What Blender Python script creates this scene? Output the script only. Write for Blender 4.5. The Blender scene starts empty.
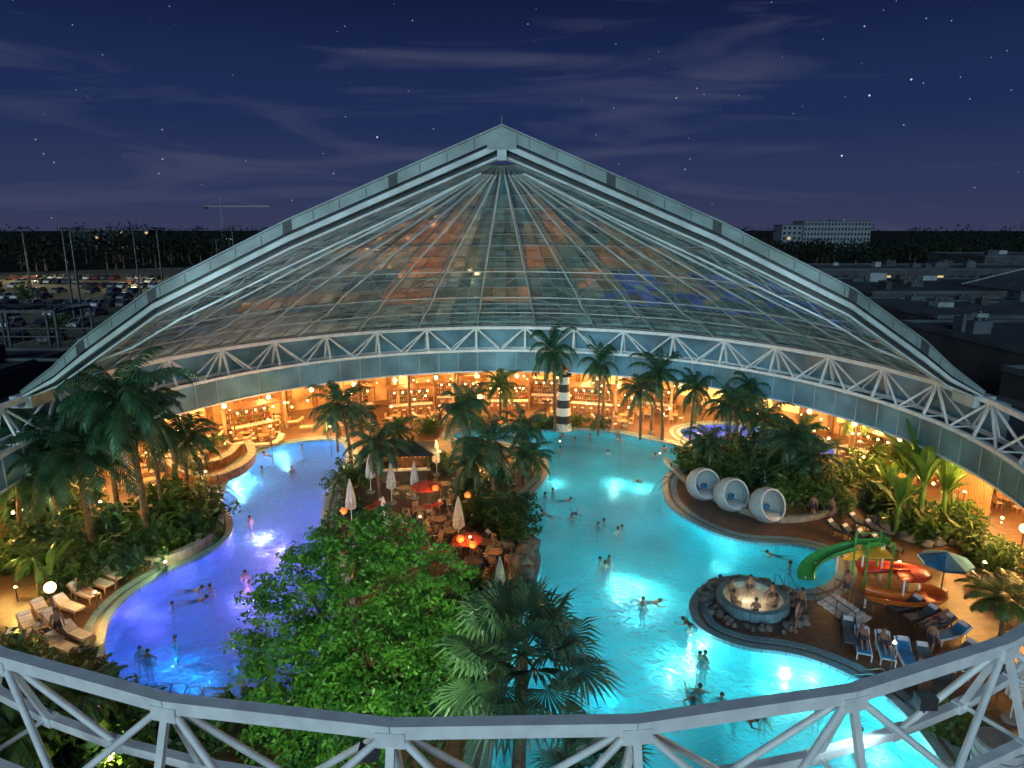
import bpy, math, random
from mathutils import Vector, Matrix, noise
from mathutils.geometry import tessellate_polygon
R=random.Random(7)
F=683.0; TH=math.radians(12.9); CH=20.0
CT,ST=math.cos(TH),math.sin(TH)
def P(u,v,z=0.0):
    r=(u-512)/F; d=(v-384)/F
    dy=CT-d*ST; dz=-ST-d*CT
    t=(z-CH)/dz
    return Vector((r*t,dy*t,z))
def zat(v,Y):
    d=(v-384)/F
    return CH+Y*(-ST-d*CT)/(CT-d*ST)
CX,CY=-0.55,40.0
def ring(a,r,z):
    a=math.radians(a); return Vector((CX+r*math.sin(a),CY+r*math.cos(a),z))
scene=bpy.context.scene
# ---------------------------------------------------------------- materials
def newmat(name):
    m=bpy.data.materials.new(name); m.use_nodes=True
    nt=m.node_tree; nt.nodes.clear()
    out=nt.nodes.new('ShaderNodeOutputMaterial')
    return m,nt,out
def mat(name,col,rough=0.6,var=0.25,scale=3.0,metal=0.0,bump=0.0,bscale=None,col2=None,emit=0,emitcol=None,trans=0.0,spec=0.5):
    m,nt,out=newmat(name)
    b=nt.nodes.new('ShaderNodeBsdfPrincipled')
    tc=nt.nodes.new('ShaderNodeTexCoord')
    n=nt.nodes.new('ShaderNodeTexNoise'); n.inputs['Scale'].default_value=scale; n.inputs['Detail'].default_value=5
    nt.links.new(tc.outputs['Object'],n.inputs['Vector'])
    cr=nt.nodes.new('ShaderNodeValToRGB')
    c2=col2 if col2 else tuple(min(1,c*(1+var)) for c in col)
    c1=col if col2 else tuple(c*(1-var) for c in col)
    cr.color_ramp.elements[0].position=0.35; cr.color_ramp.elements[1].position=0.65
    cr.color_ramp.elements[0].color=(*c1,1); cr.color_ramp.elements[1].color=(*c2,1)
    nt.links.new(n.outputs['Fac'],cr.inputs['Fac'])
    nt.links.new(cr.outputs['Color'],b.inputs['Base Color'])
    b.inputs['Roughness'].default_value=rough; b.inputs['Metallic'].default_value=metal
    b.inputs['Specular IOR Level'].default_value=spec
    if bump:
        n2=nt.nodes.new('ShaderNodeTexNoise'); n2.inputs['Scale'].default_value=bscale or scale*4; n2.inputs['Detail'].default_value=4
        nt.links.new(tc.outputs['Object'],n2.inputs['Vector'])
        bp=nt.nodes.new('ShaderNodeBump'); bp.inputs['Strength'].default_value=bump; bp.inputs['Distance'].default_value=0.1
        nt.links.new(n2.outputs['Fac'],bp.inputs['Height']); nt.links.new(bp.outputs['Normal'],b.inputs['Normal'])
    if emit:
        b.inputs['Emission Color'].default_value=(*(emitcol or col),1); b.inputs['Emission Strength'].default_value=emit
    sh=b
    if trans:
        tl=nt.nodes.new('ShaderNodeBsdfTranslucent'); nt.links.new(cr.outputs['Color'],tl.inputs['Color'])
        mx=nt.nodes.new('ShaderNodeMixShader'); mx.inputs[0].default_value=trans
        nt.links.new(b.outputs[0],mx.inputs[1]); nt.links.new(tl.outputs[0],mx.inputs[2]); sh=mx
    nt.links.new(sh.outputs[0],out.inputs['Surface'])
    return m
M={}
M['white']=mat('white_painted_steel',(0.78,0.83,0.84),0.4,0.10,2.0,bump=0.05)
M['bars']=mat('grey_glazing_bars',(0.22,0.26,0.27),0.5,0.2,1.0)
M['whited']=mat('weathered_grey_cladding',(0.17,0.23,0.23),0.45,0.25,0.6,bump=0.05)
M['whitem']=mat('painted_edge_beam',(0.42,0.48,0.48),0.45,0.2,0.8,bump=0.05)
M['seam']=mat('dark_seam_rubber',(0.03,0.04,0.045),0.6)
M['steel']=mat('dark_steel',(0.08,0.09,0.10),0.4,metal=0.6)
M['chrome']=mat('stainless_steel',(0.6,0.62,0.65),0.2,0.05,metal=1.0)
M['plaster']=mat('warm_plaster',(0.45,0.29,0.15),0.8,0.5,0.5,bump=0.1)
M['wood']=mat('wood',(0.20,0.10,0.045),0.55,0.4,2.5,bump=0.1)
M['teak']=mat('teak_slats',(0.40,0.24,0.12),0.5,0.3,6)
M['cloth']=mat('cream_canvas',(0.62,0.57,0.50),0.85,0.12,3)
M['towel']=mat('white_towel',(0.58,0.61,0.64),0.9,0.12,3)
M['bluecl']=mat('blue_cushion',(0.02,0.17,0.36),0.85,0.25,3)
M['darkcl']=mat('dark_grey_cushion',(0.06,0.08,0.10),0.85,0.25,3)
M['redcl']=mat('red_cushion',(0.5,0.06,0.03),0.85,0.25,3)
M['rock']=mat('rock',(0.15,0.15,0.14),0.85,0.5,1.5,bump=0.6,bscale=5)
M['planter']=mat('concrete_planter',(0.25,0.25,0.23),0.8,0.25,2,bump=0.2)
M['bark']=mat('palm_bark',(0.13,0.09,0.055),0.9,0.4,5,bump=0.8,bscale=12)
M['palm']=mat('palm_leaf',(0.016,0.06,0.035),0.38,0.5,1.2,col2=(0.05,0.14,0.06),trans=0.25)
M['palm2']=mat('palm_leaf_light',(0.045,0.11,0.035),0.4,0.5,1.2,col2=(0.11,0.20,0.05),trans=0.3)
M['fan']=mat('fan_palm_leaf',(0.035,0.09,0.055),0.35,0.4,1.5,col2=(0.09,0.17,0.085),trans=0.2)
M['leaf']=mat('tree_leaf',(0.022,0.11,0.02),0.45,0.5,0.9,col2=(0.11,0.32,0.04),trans=0.35)
M['shrub']=mat('shrub_leaf',(0.018,0.06,0.017),0.5,0.5,0.9,col2=(0.07,0.16,0.028),trans=0.3)
M['banana']=mat('banana_leaf',(0.07,0.18,0.04),0.35,0.4,1.0,col2=(0.15,0.30,0.06),trans=0.35)
M['darkleaf']=mat('distant_leaf',(0.011,0.017,0.012),0.95,0.4,0.1,spec=0.1)
M['field']=mat('distant_field',(0.012,0.018,0.014),0.95,0.5,0.01,spec=0.1)
M['skin']=mat('skin',(0.26,0.14,0.09),0.5,0.15,4)
M['hair']=mat('hair',(0.03,0.02,0.015),0.6,0.4,10)
M['trunks']=mat('swimwear',(0.05,0.03,0.06),0.7,0.4,3)
M['red']=mat('red_plastic',(0.55,0.04,0.03),0.3,0.15,3)
M['orange']=mat('orange_plastic',(0.65,0.17,0.03),0.3,0.15,3)
M['yellow']=mat('yellow_plastic',(0.6,0.42,0.05),0.3,0.15,3)
M['green']=mat('green_plastic',(0.07,0.38,0.08),0.3,0.15,3)
M['asphalt']=mat('asphalt',(0.06,0.06,0.045),0.9,0.3,0.12,bump=0.2,bscale=4,col2=(0.15,0.14,0.09))
M['roofing']=mat('flat_roof_membrane',(0.025,0.033,0.04),0.85,0.4,0.15,bump=0.1)
M['roofing2']=mat('grey_roof_panels',(0.05,0.065,0.078),0.7,0.35,0.2)
M['facade']=mat('dark_facade',(0.04,0.045,0.052),0.8,0.3,0.3)
M['render']=mat('white_render_facade',(0.15,0.17,0.20),0.8,0.1,0.3)
M['winglow']=mat('lit_window',(0.8,0.5,0.2),0.5,emit=0.7,emitcol=(1,0.55,0.2))
M['nicheglow']=mat('backlit_amber_panel',(0.8,0.5,0.2),0.5,0.5,1.2,emit=1.8,emitcol=(1,0.48,0.12))
M['windark']=mat('dark_window',(0.02,0.03,0.04),0.1)
M['tyre']=mat('tyre_rubber',(0.02,0.02,0.02),0.8)
for i,c in enumerate([(0.50,0.51,0.52),(0.03,0.03,0.035),(0.16,0.17,0.19),(0.12,0.03,0.03),(0.05,0.07,0.12)]):
    M['car%d'%i]=mat('car_paint',c,0.25,0.05,1,metal=0.2)
M['lampw']=mat('warm_lamp_glass',(1,0.7,0.35),0.5,0.02,emit=12,emitcol=(1,0.55,0.22))
M['lampr']=mat('red_paper_lantern',(0.8,0.12,0.03),0.6,0.05,emit=1.5,emitcol=(1,0.13,0.02))
M['bottle']=mat('bottles_and_goods',(0.5,0.25,0.08),0.4,0.9,9,col2=(0.9,0.7,0.4))
M['whiteshell']=mat('white_wicker',(0.40,0.47,0.49),0.6,0.25,12,bump=0.6,bscale=30)
M['stripew']=mat('white_band_paint',(0.7,0.68,0.62),0.6,0.08,2)
M['stripeb']=mat('black_band_paint',(0.02,0.02,0.025),0.6,0.2,2)
M['valance']=mat('pale_blue_valance_panel',(0.13,0.28,0.36),0.3,0.35,0.35)

def tilemat(name,c1,c2,mortar,scale,rough,bump=0.1,var=(0.6,1.25),nscale=0.35):
    m,nt,out=newmat(name)
    b=nt.nodes.new('ShaderNodeBsdfPrincipled'); tc=nt.nodes.new('ShaderNodeTexCoord')
    br=nt.nodes.new('ShaderNodeTexBrick'); br.offset=0.0
    br.inputs['Scale'].default_value=scale; br.inputs['Color1'].default_value=(*c1,1); br.inputs['Color2'].default_value=(*c2,1)
    br.inputs['Mortar'].default_value=(*mortar,1); br.inputs['Mortar Size'].default_value=0.02; br.inputs['Brick Width'].default_value=0.5; br.inputs['Row Height'].default_value=0.5
    nt.links.new(tc.outputs['Object'],br.inputs['Vector'])
    n=nt.nodes.new('ShaderNodeTexNoise'); n.inputs['Scale'].default_value=nscale; n.inputs['Detail'].default_value=6
    nt.links.new(tc.outputs['Object'],n.inputs['Vector'])
    mr=nt.nodes.new('ShaderNodeMapRange'); mr.inputs['From Min'].default_value=0.3; mr.inputs['From Max'].default_value=0.7
    mr.inputs['To Min'].default_value=var[0]; mr.inputs['To Max'].default_value=var[1]
    nt.links.new(n.outputs['Fac'],mr.inputs['Value'])
    mx=nt.nodes.new('ShaderNodeVectorMath'); mx.operation='SCALE'
    nt.links.new(br.outputs['Color'],mx.inputs[0]); nt.links.new(mr.outputs[0],mx.inputs['Scale'])
    nt.links.new(mx.outputs[0],b.inputs['Base Color'])
    nr=nt.nodes.new('ShaderNodeMapRange'); nr.inputs['To Min'].default_value=rough-0.15; nr.inputs['To Max'].default_value=rough+0.2
    nt.links.new(n.outputs['Fac'],nr.inputs['Value']); nt.links.new(nr.outputs[0],b.inputs['Roughness'])
    bp=nt.nodes.new('ShaderNodeBump'); bp.inputs['Strength'].default_value=bump; bp.inputs['Distance'].default_value=0.02
    nt.links.new(br.outputs['Fac'],bp.inputs['Height']); nt.links.new(bp.outputs['Normal'],b.inputs['Normal'])
    nt.links.new(b.outputs[0],out.inputs['Surface'])
    return m
M['deck']=tilemat('brown_deck_tiles',(0.105,0.06,0.042),(0.16,0.09,0.06),(0.04,0.03,0.025),1.0,0.4)
M['pooltile']=tilemat('turquoise_pool_tiles',(0.07,0.46,0.53),(0.11,0.54,0.60),(0.07,0.38,0.44),3.0,0.5,var=(0.5,1.3),nscale=0.22)
M['pooltileb']=tilemat('blue_pool_tiles',(0.15,0.34,0.60),(0.20,0.41,0.66),(0.12,0.28,0.5),3.0,0.5,var=(0.5,1.3),nscale=0.22)
M['kerb']=tilemat('pale_blue_kerb_tiles',(0.14,0.29,0.36),(0.19,0.36,0.44),(0.08,0.15,0.2),2.0,0.35)
M['kerbd']=mat('grey_gutter_stone',(0.09,0.10,0.11),0.5,0.2,3)

def watermat(name,tint,emc,ems):
    m,nt,out=newmat(name)
    tc=nt.nodes.new('ShaderNodeTexCoord')
    n1=nt.nodes.new('ShaderNodeTexNoise'); n1.inputs['Scale'].default_value=1.7; n1.inputs['Detail'].default_value=6; n1.inputs['Distortion'].default_value=1.4
    nt.links.new(tc.outputs['Object'],n1.inputs['Vector'])
    bp=nt.nodes.new('ShaderNodeBump'); bp.inputs['Strength'].default_value=1.0; bp.inputs['Distance'].default_value=0.34
    nt.links.new(n1.outputs['Fac'],bp.inputs['Height'])
    rf=nt.nodes.new('ShaderNodeBsdfRefraction'); rf.inputs['IOR'].default_value=1.33; rf.inputs['Roughness'].default_value=0.0
    rf.inputs['Color'].default_value=(*tint,1); nt.links.new(bp.outputs[0],rf.inputs['Normal'])
    tr=nt.nodes.new('ShaderNodeBsdfTransparent'); tr.inputs['Color'].default_value=(*tint,1)
    m1=nt.nodes.new('ShaderNodeMixShader'); m1.inputs[0].default_value=0.25
    nt.links.new(rf.outputs[0],m1.inputs[1]); nt.links.new(tr.outputs[0],m1.inputs[2])
    em=nt.nodes.new('ShaderNodeEmission'); em.inputs['Color'].default_value=(*emc,1); em.inputs['Strength'].default_value=ems  # even glow added to the water, stands in for scattered lamp light
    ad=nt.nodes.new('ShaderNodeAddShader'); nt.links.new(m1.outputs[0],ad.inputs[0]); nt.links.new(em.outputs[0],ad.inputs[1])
    gl=nt.nodes.new('ShaderNodeBsdfGlossy'); gl.inputs['Roughness'].default_value=0.05; nt.links.new(bp.outputs[0],gl.inputs['Normal'])
    fr=nt.nodes.new('ShaderNodeFresnel'); fr.inputs['IOR'].default_value=1.33; nt.links.new(bp.outputs[0],fr.inputs['Normal'])
    m2=nt.nodes.new('ShaderNodeMixShader'); nt.links.new(fr.outputs[0],m2.inputs[0]); nt.links.new(ad.outputs[0],m2.inputs[1]); nt.links.new(gl.outputs[0],m2.inputs[2])
    nt.links.new(m2.outputs[0],out.inputs['Surface'])
    return m
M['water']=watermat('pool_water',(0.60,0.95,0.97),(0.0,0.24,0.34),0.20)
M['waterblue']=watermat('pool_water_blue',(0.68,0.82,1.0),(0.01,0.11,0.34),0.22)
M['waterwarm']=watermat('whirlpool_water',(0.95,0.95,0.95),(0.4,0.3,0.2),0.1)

def glassmat():
    m,nt,out=newmat('dome_glazing')
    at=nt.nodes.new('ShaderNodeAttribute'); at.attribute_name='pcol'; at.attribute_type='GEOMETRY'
    tc=nt.nodes.new('ShaderNodeTexCoord')
    n=nt.nodes.new('ShaderNodeTexNoise'); n.inputs['Scale'].default_value=0.9; n.inputs['Detail'].default_value=6
    nt.links.new(tc.outputs['Object'],n.inputs['Vector'])
    mr=nt.nodes.new('ShaderNodeMapRange'); mr.inputs['From Min'].default_value=0.3; mr.inputs['From Max'].default_value=0.7; mr.inputs['To Min'].default_value=0.75; mr.inputs['To Max'].default_value=1.2
    nt.links.new(n.outputs['Fac'],mr.inputs['Value'])
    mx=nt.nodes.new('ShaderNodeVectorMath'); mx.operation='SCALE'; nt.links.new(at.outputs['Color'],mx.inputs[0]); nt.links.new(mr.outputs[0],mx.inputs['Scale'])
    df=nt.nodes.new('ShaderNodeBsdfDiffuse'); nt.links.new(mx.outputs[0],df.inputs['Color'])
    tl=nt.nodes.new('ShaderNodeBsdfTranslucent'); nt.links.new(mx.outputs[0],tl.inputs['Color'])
    m0=nt.nodes.new('ShaderNodeMixShader'); m0.inputs[0].default_value=0.15; nt.links.new(df.outputs[0],m0.inputs[1]); nt.links.new(tl.outputs[0],m0.inputs[2])
    tr=nt.nodes.new('ShaderNodeBsdfTransparent'); tr.inputs['Color'].default_value=(0.7,0.85,0.9,1)
    m1=nt.nodes.new('ShaderNodeMixShader'); m1.inputs[0].default_value=0.2; nt.links.new(m0.outputs[0],m1.inputs[1]); nt.links.new(tr.outputs[0],m1.inputs[2])
    gl=nt.nodes.new('ShaderNodeBsdfGlossy'); gl.inputs['Roughness'].default_value=0.08
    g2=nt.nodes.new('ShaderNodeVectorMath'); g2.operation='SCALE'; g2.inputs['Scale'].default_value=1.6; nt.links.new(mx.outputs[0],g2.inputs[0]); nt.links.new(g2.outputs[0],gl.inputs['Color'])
    m2=nt.nodes.new('ShaderNodeMixShader'); m2.inputs[0].default_value=0.42; nt.links.new(m1.outputs[0],m2.inputs[1]); nt.links.new(gl.outputs[0],m2.inputs[2])
    nt.links.new(m2.outputs[0],out.inputs['Surface'])
    return m
M['glass']=glassmat()

# ---------------------------------------------------------------- mesh builder
class MB:
    def __init__(s): s.v=[]; s.f=[]; s.m=[]; s.mats=[]; s.sm=[]
    def mi(s,k):
        if k not in s.mats: s.mats.append(k)
        return s.mats.index(k)
    def add(s,vs,fs,k,smooth=False):
        o=len(s.v); s.v.extend([tuple(x) for x in vs]); i=s.mi(k)
        for f in fs: s.f.append(tuple(o+j for j in f)); s.m.append(i); s.sm.append(smooth)
    def box(s,c,size,k,rot=0.0,mtx=None):
        hx,hy,hz=size[0]/2,size[1]/2,size[2]/2
        vs=[Vector((x,y,z)) for x in(-hx,hx) for y in(-hy,hy) for z in(-hz,hz)]
        m=Matrix.Rotation(rot,3,'Z') if mtx is None else mtx
        vs=[m@v+Vector(c) for v in vs]
        s.add(vs,[(0,1,3,2),(4,6,7,5),(0,4,5,1),(2,3,7,6),(0,2,6,4),(1,5,7,3)],k)
    def beam(s,a,b,w,h,k,up=(0,0,1)):
        a,b=Vector(a),Vector(b); d=(b-a); L=d.length
        if L<1e-6:return
        d.normalize(); up=Vector(up); x=d.cross(up)
        if x.length<1e-4: x=d.cross(Vector((1,0,0)))
        x.normalize(); y=x.cross(d)
        vs=[]
        for p in(a,b):
            for sx,sy in((-1,-1),(1,-1),(1,1),(-1,1)): vs.append(p+x*sx*w/2+y*sy*h/2)
        s.add(vs,[(0,1,2,3),(7,6,5,4),(0,4,5,1),(1,5,6,2),(2,6,7,3),(3,7,4,0)],k)
    def cyl(s,a,b,r1,r2,k,n=8,cap=True,smooth=True):
        a,b=Vector(a),Vector(b); d=(b-a)
        if d.length<1e-6:return
        d.normalize(); x=d.cross(Vector((0,0,1)))
        if x.length<1e-3: x=Vector((1,0,0))
        x.normalize(); y=d.cross(x)
        vs=[];fs=[]
        for p,r in((a,r1),(b,r2)):
            for i in range(n):
                t=2*math.pi*i/n; vs.append(p+(x*math.cos(t)+y*math.sin(t))*r)
        for i in range(n): j=(i+1)%n; fs.append((i,j,n+j,n+i))
        s.add(vs,fs,k,smooth)
        if cap:
            s.add(vs[:n],[tuple(range(n-1,-1,-1))],k); s.add(vs[n:],[tuple(range(n))],k)
    def tube(s,pts,rs,k,n=6):
        for i in range(len(pts)-1):
            s.cyl(pts[i],pts[i+1],rs[i],rs[i+1],k,n,cap=(i==0 or i==len(pts)-2))
    def sphere(s,c,r,k,nu=10,nv=7,sc=(1,1,1),jit=0,seed=0):
        vs=[];fs=[]
        c=Vector(c)
        for j in range(nv+1):
            ph=math.pi*j/nv
            for i in range(nu):
                t=2*math.pi*i/nu
                p=Vector((math.sin(ph)*math.cos(t)*sc[0],math.sin(ph)*math.sin(t)*sc[1],math.cos(ph)*sc[2]))
                q=r
                if jit: q=r*(1+jit*noise.noise(p*1.7+Vector((seed*3.1,seed,0))))
                vs.append(c+p*q)
        for j in range(nv):
            for i in range(nu):
                k2=(i+1)%nu
                fs.append((j*nu+i,(j+1)*nu+i,(j+1)*nu+k2,j*nu+k2))
        s.add(vs,fs,k,True)
    def mesh(s,name):
        me=bpy.data.meshes.new(name); me.from_pydata(s.v,[],s.f)
        for k in s.mats: me.materials.append(M[k])
        me.polygons.foreach_set('material_index',s.m); me.polygons.foreach_set('use_smooth',s.sm); me.update()
        return me
    def obj(s,name,parent=None,loc=None):
        o=bpy.data.objects.new(name,s.mesh(name)); scene.collection.objects.link(o)
        if parent: o.parent=parent
        if loc: o.location=loc
        return o
def inst(me,name,loc,rz=0,sc=1.0,parent=None):
    o=bpy.data.objects.new(name,me); scene.collection.objects.link(o)
    o.location=loc; o.rotation_euler=(0,0,rz)
    o.scale=(sc,sc,sc) if not isinstance(sc,tuple) else sc
    if parent:o.parent=parent
    return o
def empty(name,loc=(0,0,0)):
    o=bpy.data.objects.new(name,None); scene.collection.objects.link(o); o.location=loc; return o
def plight(name,loc,col,power,rad=0.15,parent=None):
    l=bpy.data.lights.new(name,'POINT'); l.color=col; l.energy=power; l.shadow_soft_size=rad
    o=bpy.data.objects.new(name,l); scene.collection.objects.link(o); o.location=loc
    if parent:o.parent=parent
    return o

# ---------------------------------------------------------------- pools
def smooth_closed(pts,n=5):
    out=[];N=len(pts)
    for i in range(N):
        p0,p1,p2,p3=pts[i-1],pts[i],pts[(i+1)%N],pts[(i+2)%N]
        for j in range(n):
            t=j/n
            out.append(0.5*((2*p1)+(p2-p0)*t+(2*p0-5*p1+4*p2-p3)*t*t+(-p0+3*p1-3*p2+p3)*t**3))
    return out
Lp=[(332,441),(300,443),(268,450),(243,466),(226,487),(222,505),(232,522),(228,540),(205,556),(165,575),(130,598),(110,622),(104,648),(112,672),(135,690),(175,700),(225,705),(290,700),(330,660),(335,600),(325,560),(322,520),(330,490),(345,465),(345,448)]
Rp=[(455,434),(500,428),(530,432),(575,431),(615,434),(650,441),(692,451),(680,465),(664,480),(668,505),(700,528),(745,543),(800,547),(835,560),(830,585),(795,592),(745,578),(708,585),(690,605),(700,630),(740,648),(800,658),(855,680),(900,712),(945,770),(990,860),(700,900),(520,860),(490,780),(505,700),(515,640),(530,600),(540,560),(525,530),(530,500),(548,475),(540,455),(500,443),(460,441)]
Bp=[(682,430),(715,425),(760,428),(800,436),(832,448),(828,460),(790,460),(750,453),(710,447),(686,440)]
pools={'left':smooth_closed([P(*p) for p in Lp]),'main':smooth_closed([P(*p) for p in Rp]),'back':smooth_closed([P(*p) for p in Bp])}
def inside(p,poly):
    c=False;n=len(poly);x,y=p[0],p[1]
    for i in range(n):
        a,b=poly[i],poly[i-1]
        if (a.y>y)!=(b.y>y) and x<(b.x-a.x)*(y-a.y)/(b.y-a.y)+a.x: c=not c
    return c
def inpool(p): return any(inside(p,q) for q in pools.values())
DZ=0.12
def flat(name,loops,z,k,parent=None):
    loops=[[Vector((p.x,p.y,z)) for p in l] for l in loops]
    tris=tessellate_polygon(loops); mb=MB(); vs=[p for l in loops for p in l]
    fs=[]
    for t in tris:
        a,b,c=[vs[i] for i in t]
        if (b-a).cross(c-a).z<0: t=(t[0],t[2],t[1])
        if abs((b-a).cross(c-a).z)>1e-9: fs.append(tuple(t))
    mb.add(vs,fs,k); return mb.obj(name,parent)
outer=[ring(a,41,0) for a in range(0,360,4)]
flat('deck_floor',[outer]+list(pools.values()),DZ,'deck')
pd=1.5
for nm,pl in pools.items():
    e=empty('swimming_pool')
    tk='pooltile' if nm=='main' else 'pooltileb'
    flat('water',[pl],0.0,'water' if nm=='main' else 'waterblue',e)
    mb=MB(); n=len(pl)
    area=sum(pl[i-1].x*pl[i].y-pl[i].x*pl[i-1].y for i in range(n)); sg=1 if area>0 else -1
    nr=[]
    for i in range(n):
        t=(pl[(i+1)%n]-pl[i-1]).normalized(); nr.append(Vector((t.y,-t.x,0))*sg)
    def off(d,z): return [Vector((pl[i].x+nr[i].x*d,pl[i].y+nr[i].y*d,z)) for i in range(n)]
    quads=[(i,(i+1)%n,n+(i+1)%n,n+i) for i in range(n)]
    mb.add(off(0,DZ)+off(0,-pd),quads,tk)
    mb.obj('pool_wall',e)
    flat('pool_floor',[off(0.01,0)],-pd,tk,e)
    mb=MB()
    mb.add(off(-0.05,DZ+0.06)+off(0.38,DZ+0.06),quads,'kerb')
    mb.add(off(-0.05,DZ+0.06)+off(-0.05,-0.05),quads,'kerb')
    mb.add(off(0.38,DZ+0.06)+off(0.38,DZ+0.008),quads,'kerb')
    mb.add(off(0.38,DZ+0.008)+off(0.62,DZ+0.008),quads,'kerbd')
    mb.add(off(0.62,DZ+0.04)+off(1.05,DZ+0.04),quads,'kerb')
    mb.add(off(0.62,DZ+0.04)+off(0.62,DZ+0.008),quads,'kerb')
    mb.add(off(1.05,DZ+0.04)+off(1.05,DZ),quads,'kerb')
    mb.obj('pool_kerb',e)
cy=(0.05,0.72,0.90); wh=(0.55,1.0,0.95); bl=(0.06,0.28,0.95); vi=(0.8,0.32,1.0)
UL=[(185,600,bl,90),(140,640,bl,120),(325,452,cy,70),(300,500,bl,90),(155,615,(0.25,0.15,1),110),(290,560,bl,90),(215,640,bl,90),
(540,440,cy,100),(560,500,cy,90),(690,560,cy,80),(645,520,cy,60),(590,640,cy,80),(740,715,cy,100),(570,590,cy,80),(600,545,cy,50),(640,700,cy,90),(560,700,cy,80),(780,563,cy,60),(690,535,cy,60),(900,770,cy,120),(500,435,cy,100),(740,560,cy,60),(700,605,cy,40),
(760,442,(0.12,0.12,1),330),(712,435,(0.25,0.1,1),260),(806,450,(0.02,0.3,1),240)]
for u,v,c,p in UL:
    plight('underwater_pool_lamp',P(u,v,-0.5),c,p,0.0)
FL=[(262,532,(0.95,0.6,1),1100),(280,545,vi,700),(240,486,(0.4,1,1),1000),(252,476,(0.4,1,1),600),(285,458,(0.4,0.9,1),420),(252,594,vi,900),(200,672,(0.0,0.6,1),500),(175,660,(0.0,0.4,1),300),(300,446,(0.9,.6,1),260),(150,612,(0.4,0.2,1),260),
(615,478,wh,900),(642,484,wh,500),(640,582,wh,1000),(618,574,wh,500),(660,592,wh,450),(785,676,wh,900),(762,666,wh,600),(808,686,wh,450),(692,652,wh,850),(672,662,wh,600),(850,728,wh,550),(672,452,wh,420),(590,440,wh,360),(545,490,wh,460),(556,478,wh,300),(640,610,cy,200),(720,560,wh,220),(610,690,cy,220),(880,745,wh,450)]
for u,v,c,p in FL:
    plight('pool_floor_lamp',P(u,v,-1.05),c,p*1.15,0.0)
# ---------------------------------------------------------------- whirlpool
wc=P(752,606)
e=empty('whirlpool_tub',wc)
mb=MB(); N=32
def circ(r,z): return [(r*math.cos(2*math.pi*i/N),r*math.sin(2*math.pi*i/N),z) for i in range(N)]
Q=[(i,(i+1)%N,N+(i+1)%N,N+i) for i in range(N)]
mb.add(circ(1.55,0.2)+circ(1.55,0.62),Q,'kerb');mb.add(circ(1.55,0.62)+circ(1.9,0.62),Q,'kerb');mb.add(circ(1.9,0.62)+circ(1.9,0.1),Q,'kerb')
mb.add(circ(1.55,0.14),[tuple(range(N))],'cloth'); mb.obj('tub_wall',e)
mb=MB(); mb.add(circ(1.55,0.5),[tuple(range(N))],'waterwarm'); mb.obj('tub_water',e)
plight('tub_lamp',(0,0,0.42),(1,0.85,0.55),150,0.0,e)
mb=MB()
for i in range(110):
    t=R.random()*6.28; r=R.uniform(2.1,2.8); mb.sphere((r*math.cos(t),r*math.sin(t),0.12+R.random()*0.15),R.uniform(0.1,0.27),'rock',7,5,jit=0.6,seed=i)
mb.obj('stone_surround',e)

# ---------------------------------------------------------------- ring truss
mb=MB(); NP=36; RT=28.25; ZT=10.2; ZB=8.0
for i in range(NP):
    a0=i*360/NP-6.2; a1=a0+360/NP; am=(a0+a1)/2
    t0,t1=ring(a0,RT,ZT),ring(a1,RT,ZT)
    mb.beam(t0,t1,0.29,0.30,'white')
    for rr in(27.5,29.0):
        b0,bm,b1=ring(a0,rr,ZB),ring(am,rr,ZB),ring(a1,rr,ZB)
        mb.beam(b0,bm,0.22,0.22,'white'); mb.beam(bm,b1,0.22,0.22,'white')
        mb.cyl(t0,bm,0.082,0.082,'white',8); mb.cyl(t1,bm,0.082,0.082,'white',8)
        mb.beam(t0,b0,0.17,0.12,'white')
        for aa_ in(a0,am): mb.box(ring(aa_,rr,ZB),(0.5,0.26,0.27),'white',-math.radians(aa_))
    mb.cyl(ring(a0,27.5,ZB),ring(a0,29.0,ZB),0.06,0.06,'white',6)
    mb.cyl(ring(am,27.5,ZB),ring(am,29.0,ZB),0.06,0.06,'white',6)
    rot=-math.radians(a0)
    mb.box(ring(a0,RT,ZT-0.16),(0.6,0.33,0.34),'white',rot)
    for dx in(-0.36,0.36):
        for dz in(-.06,.06):
            mb.cyl(ring(a0+dx,RT-0.16,ZT-0.2+dz),ring(a0+dx,RT-0.2,ZT-0.2+dz),0.03,0.03,'steel',6)
mb.obj('ring_truss')

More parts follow.
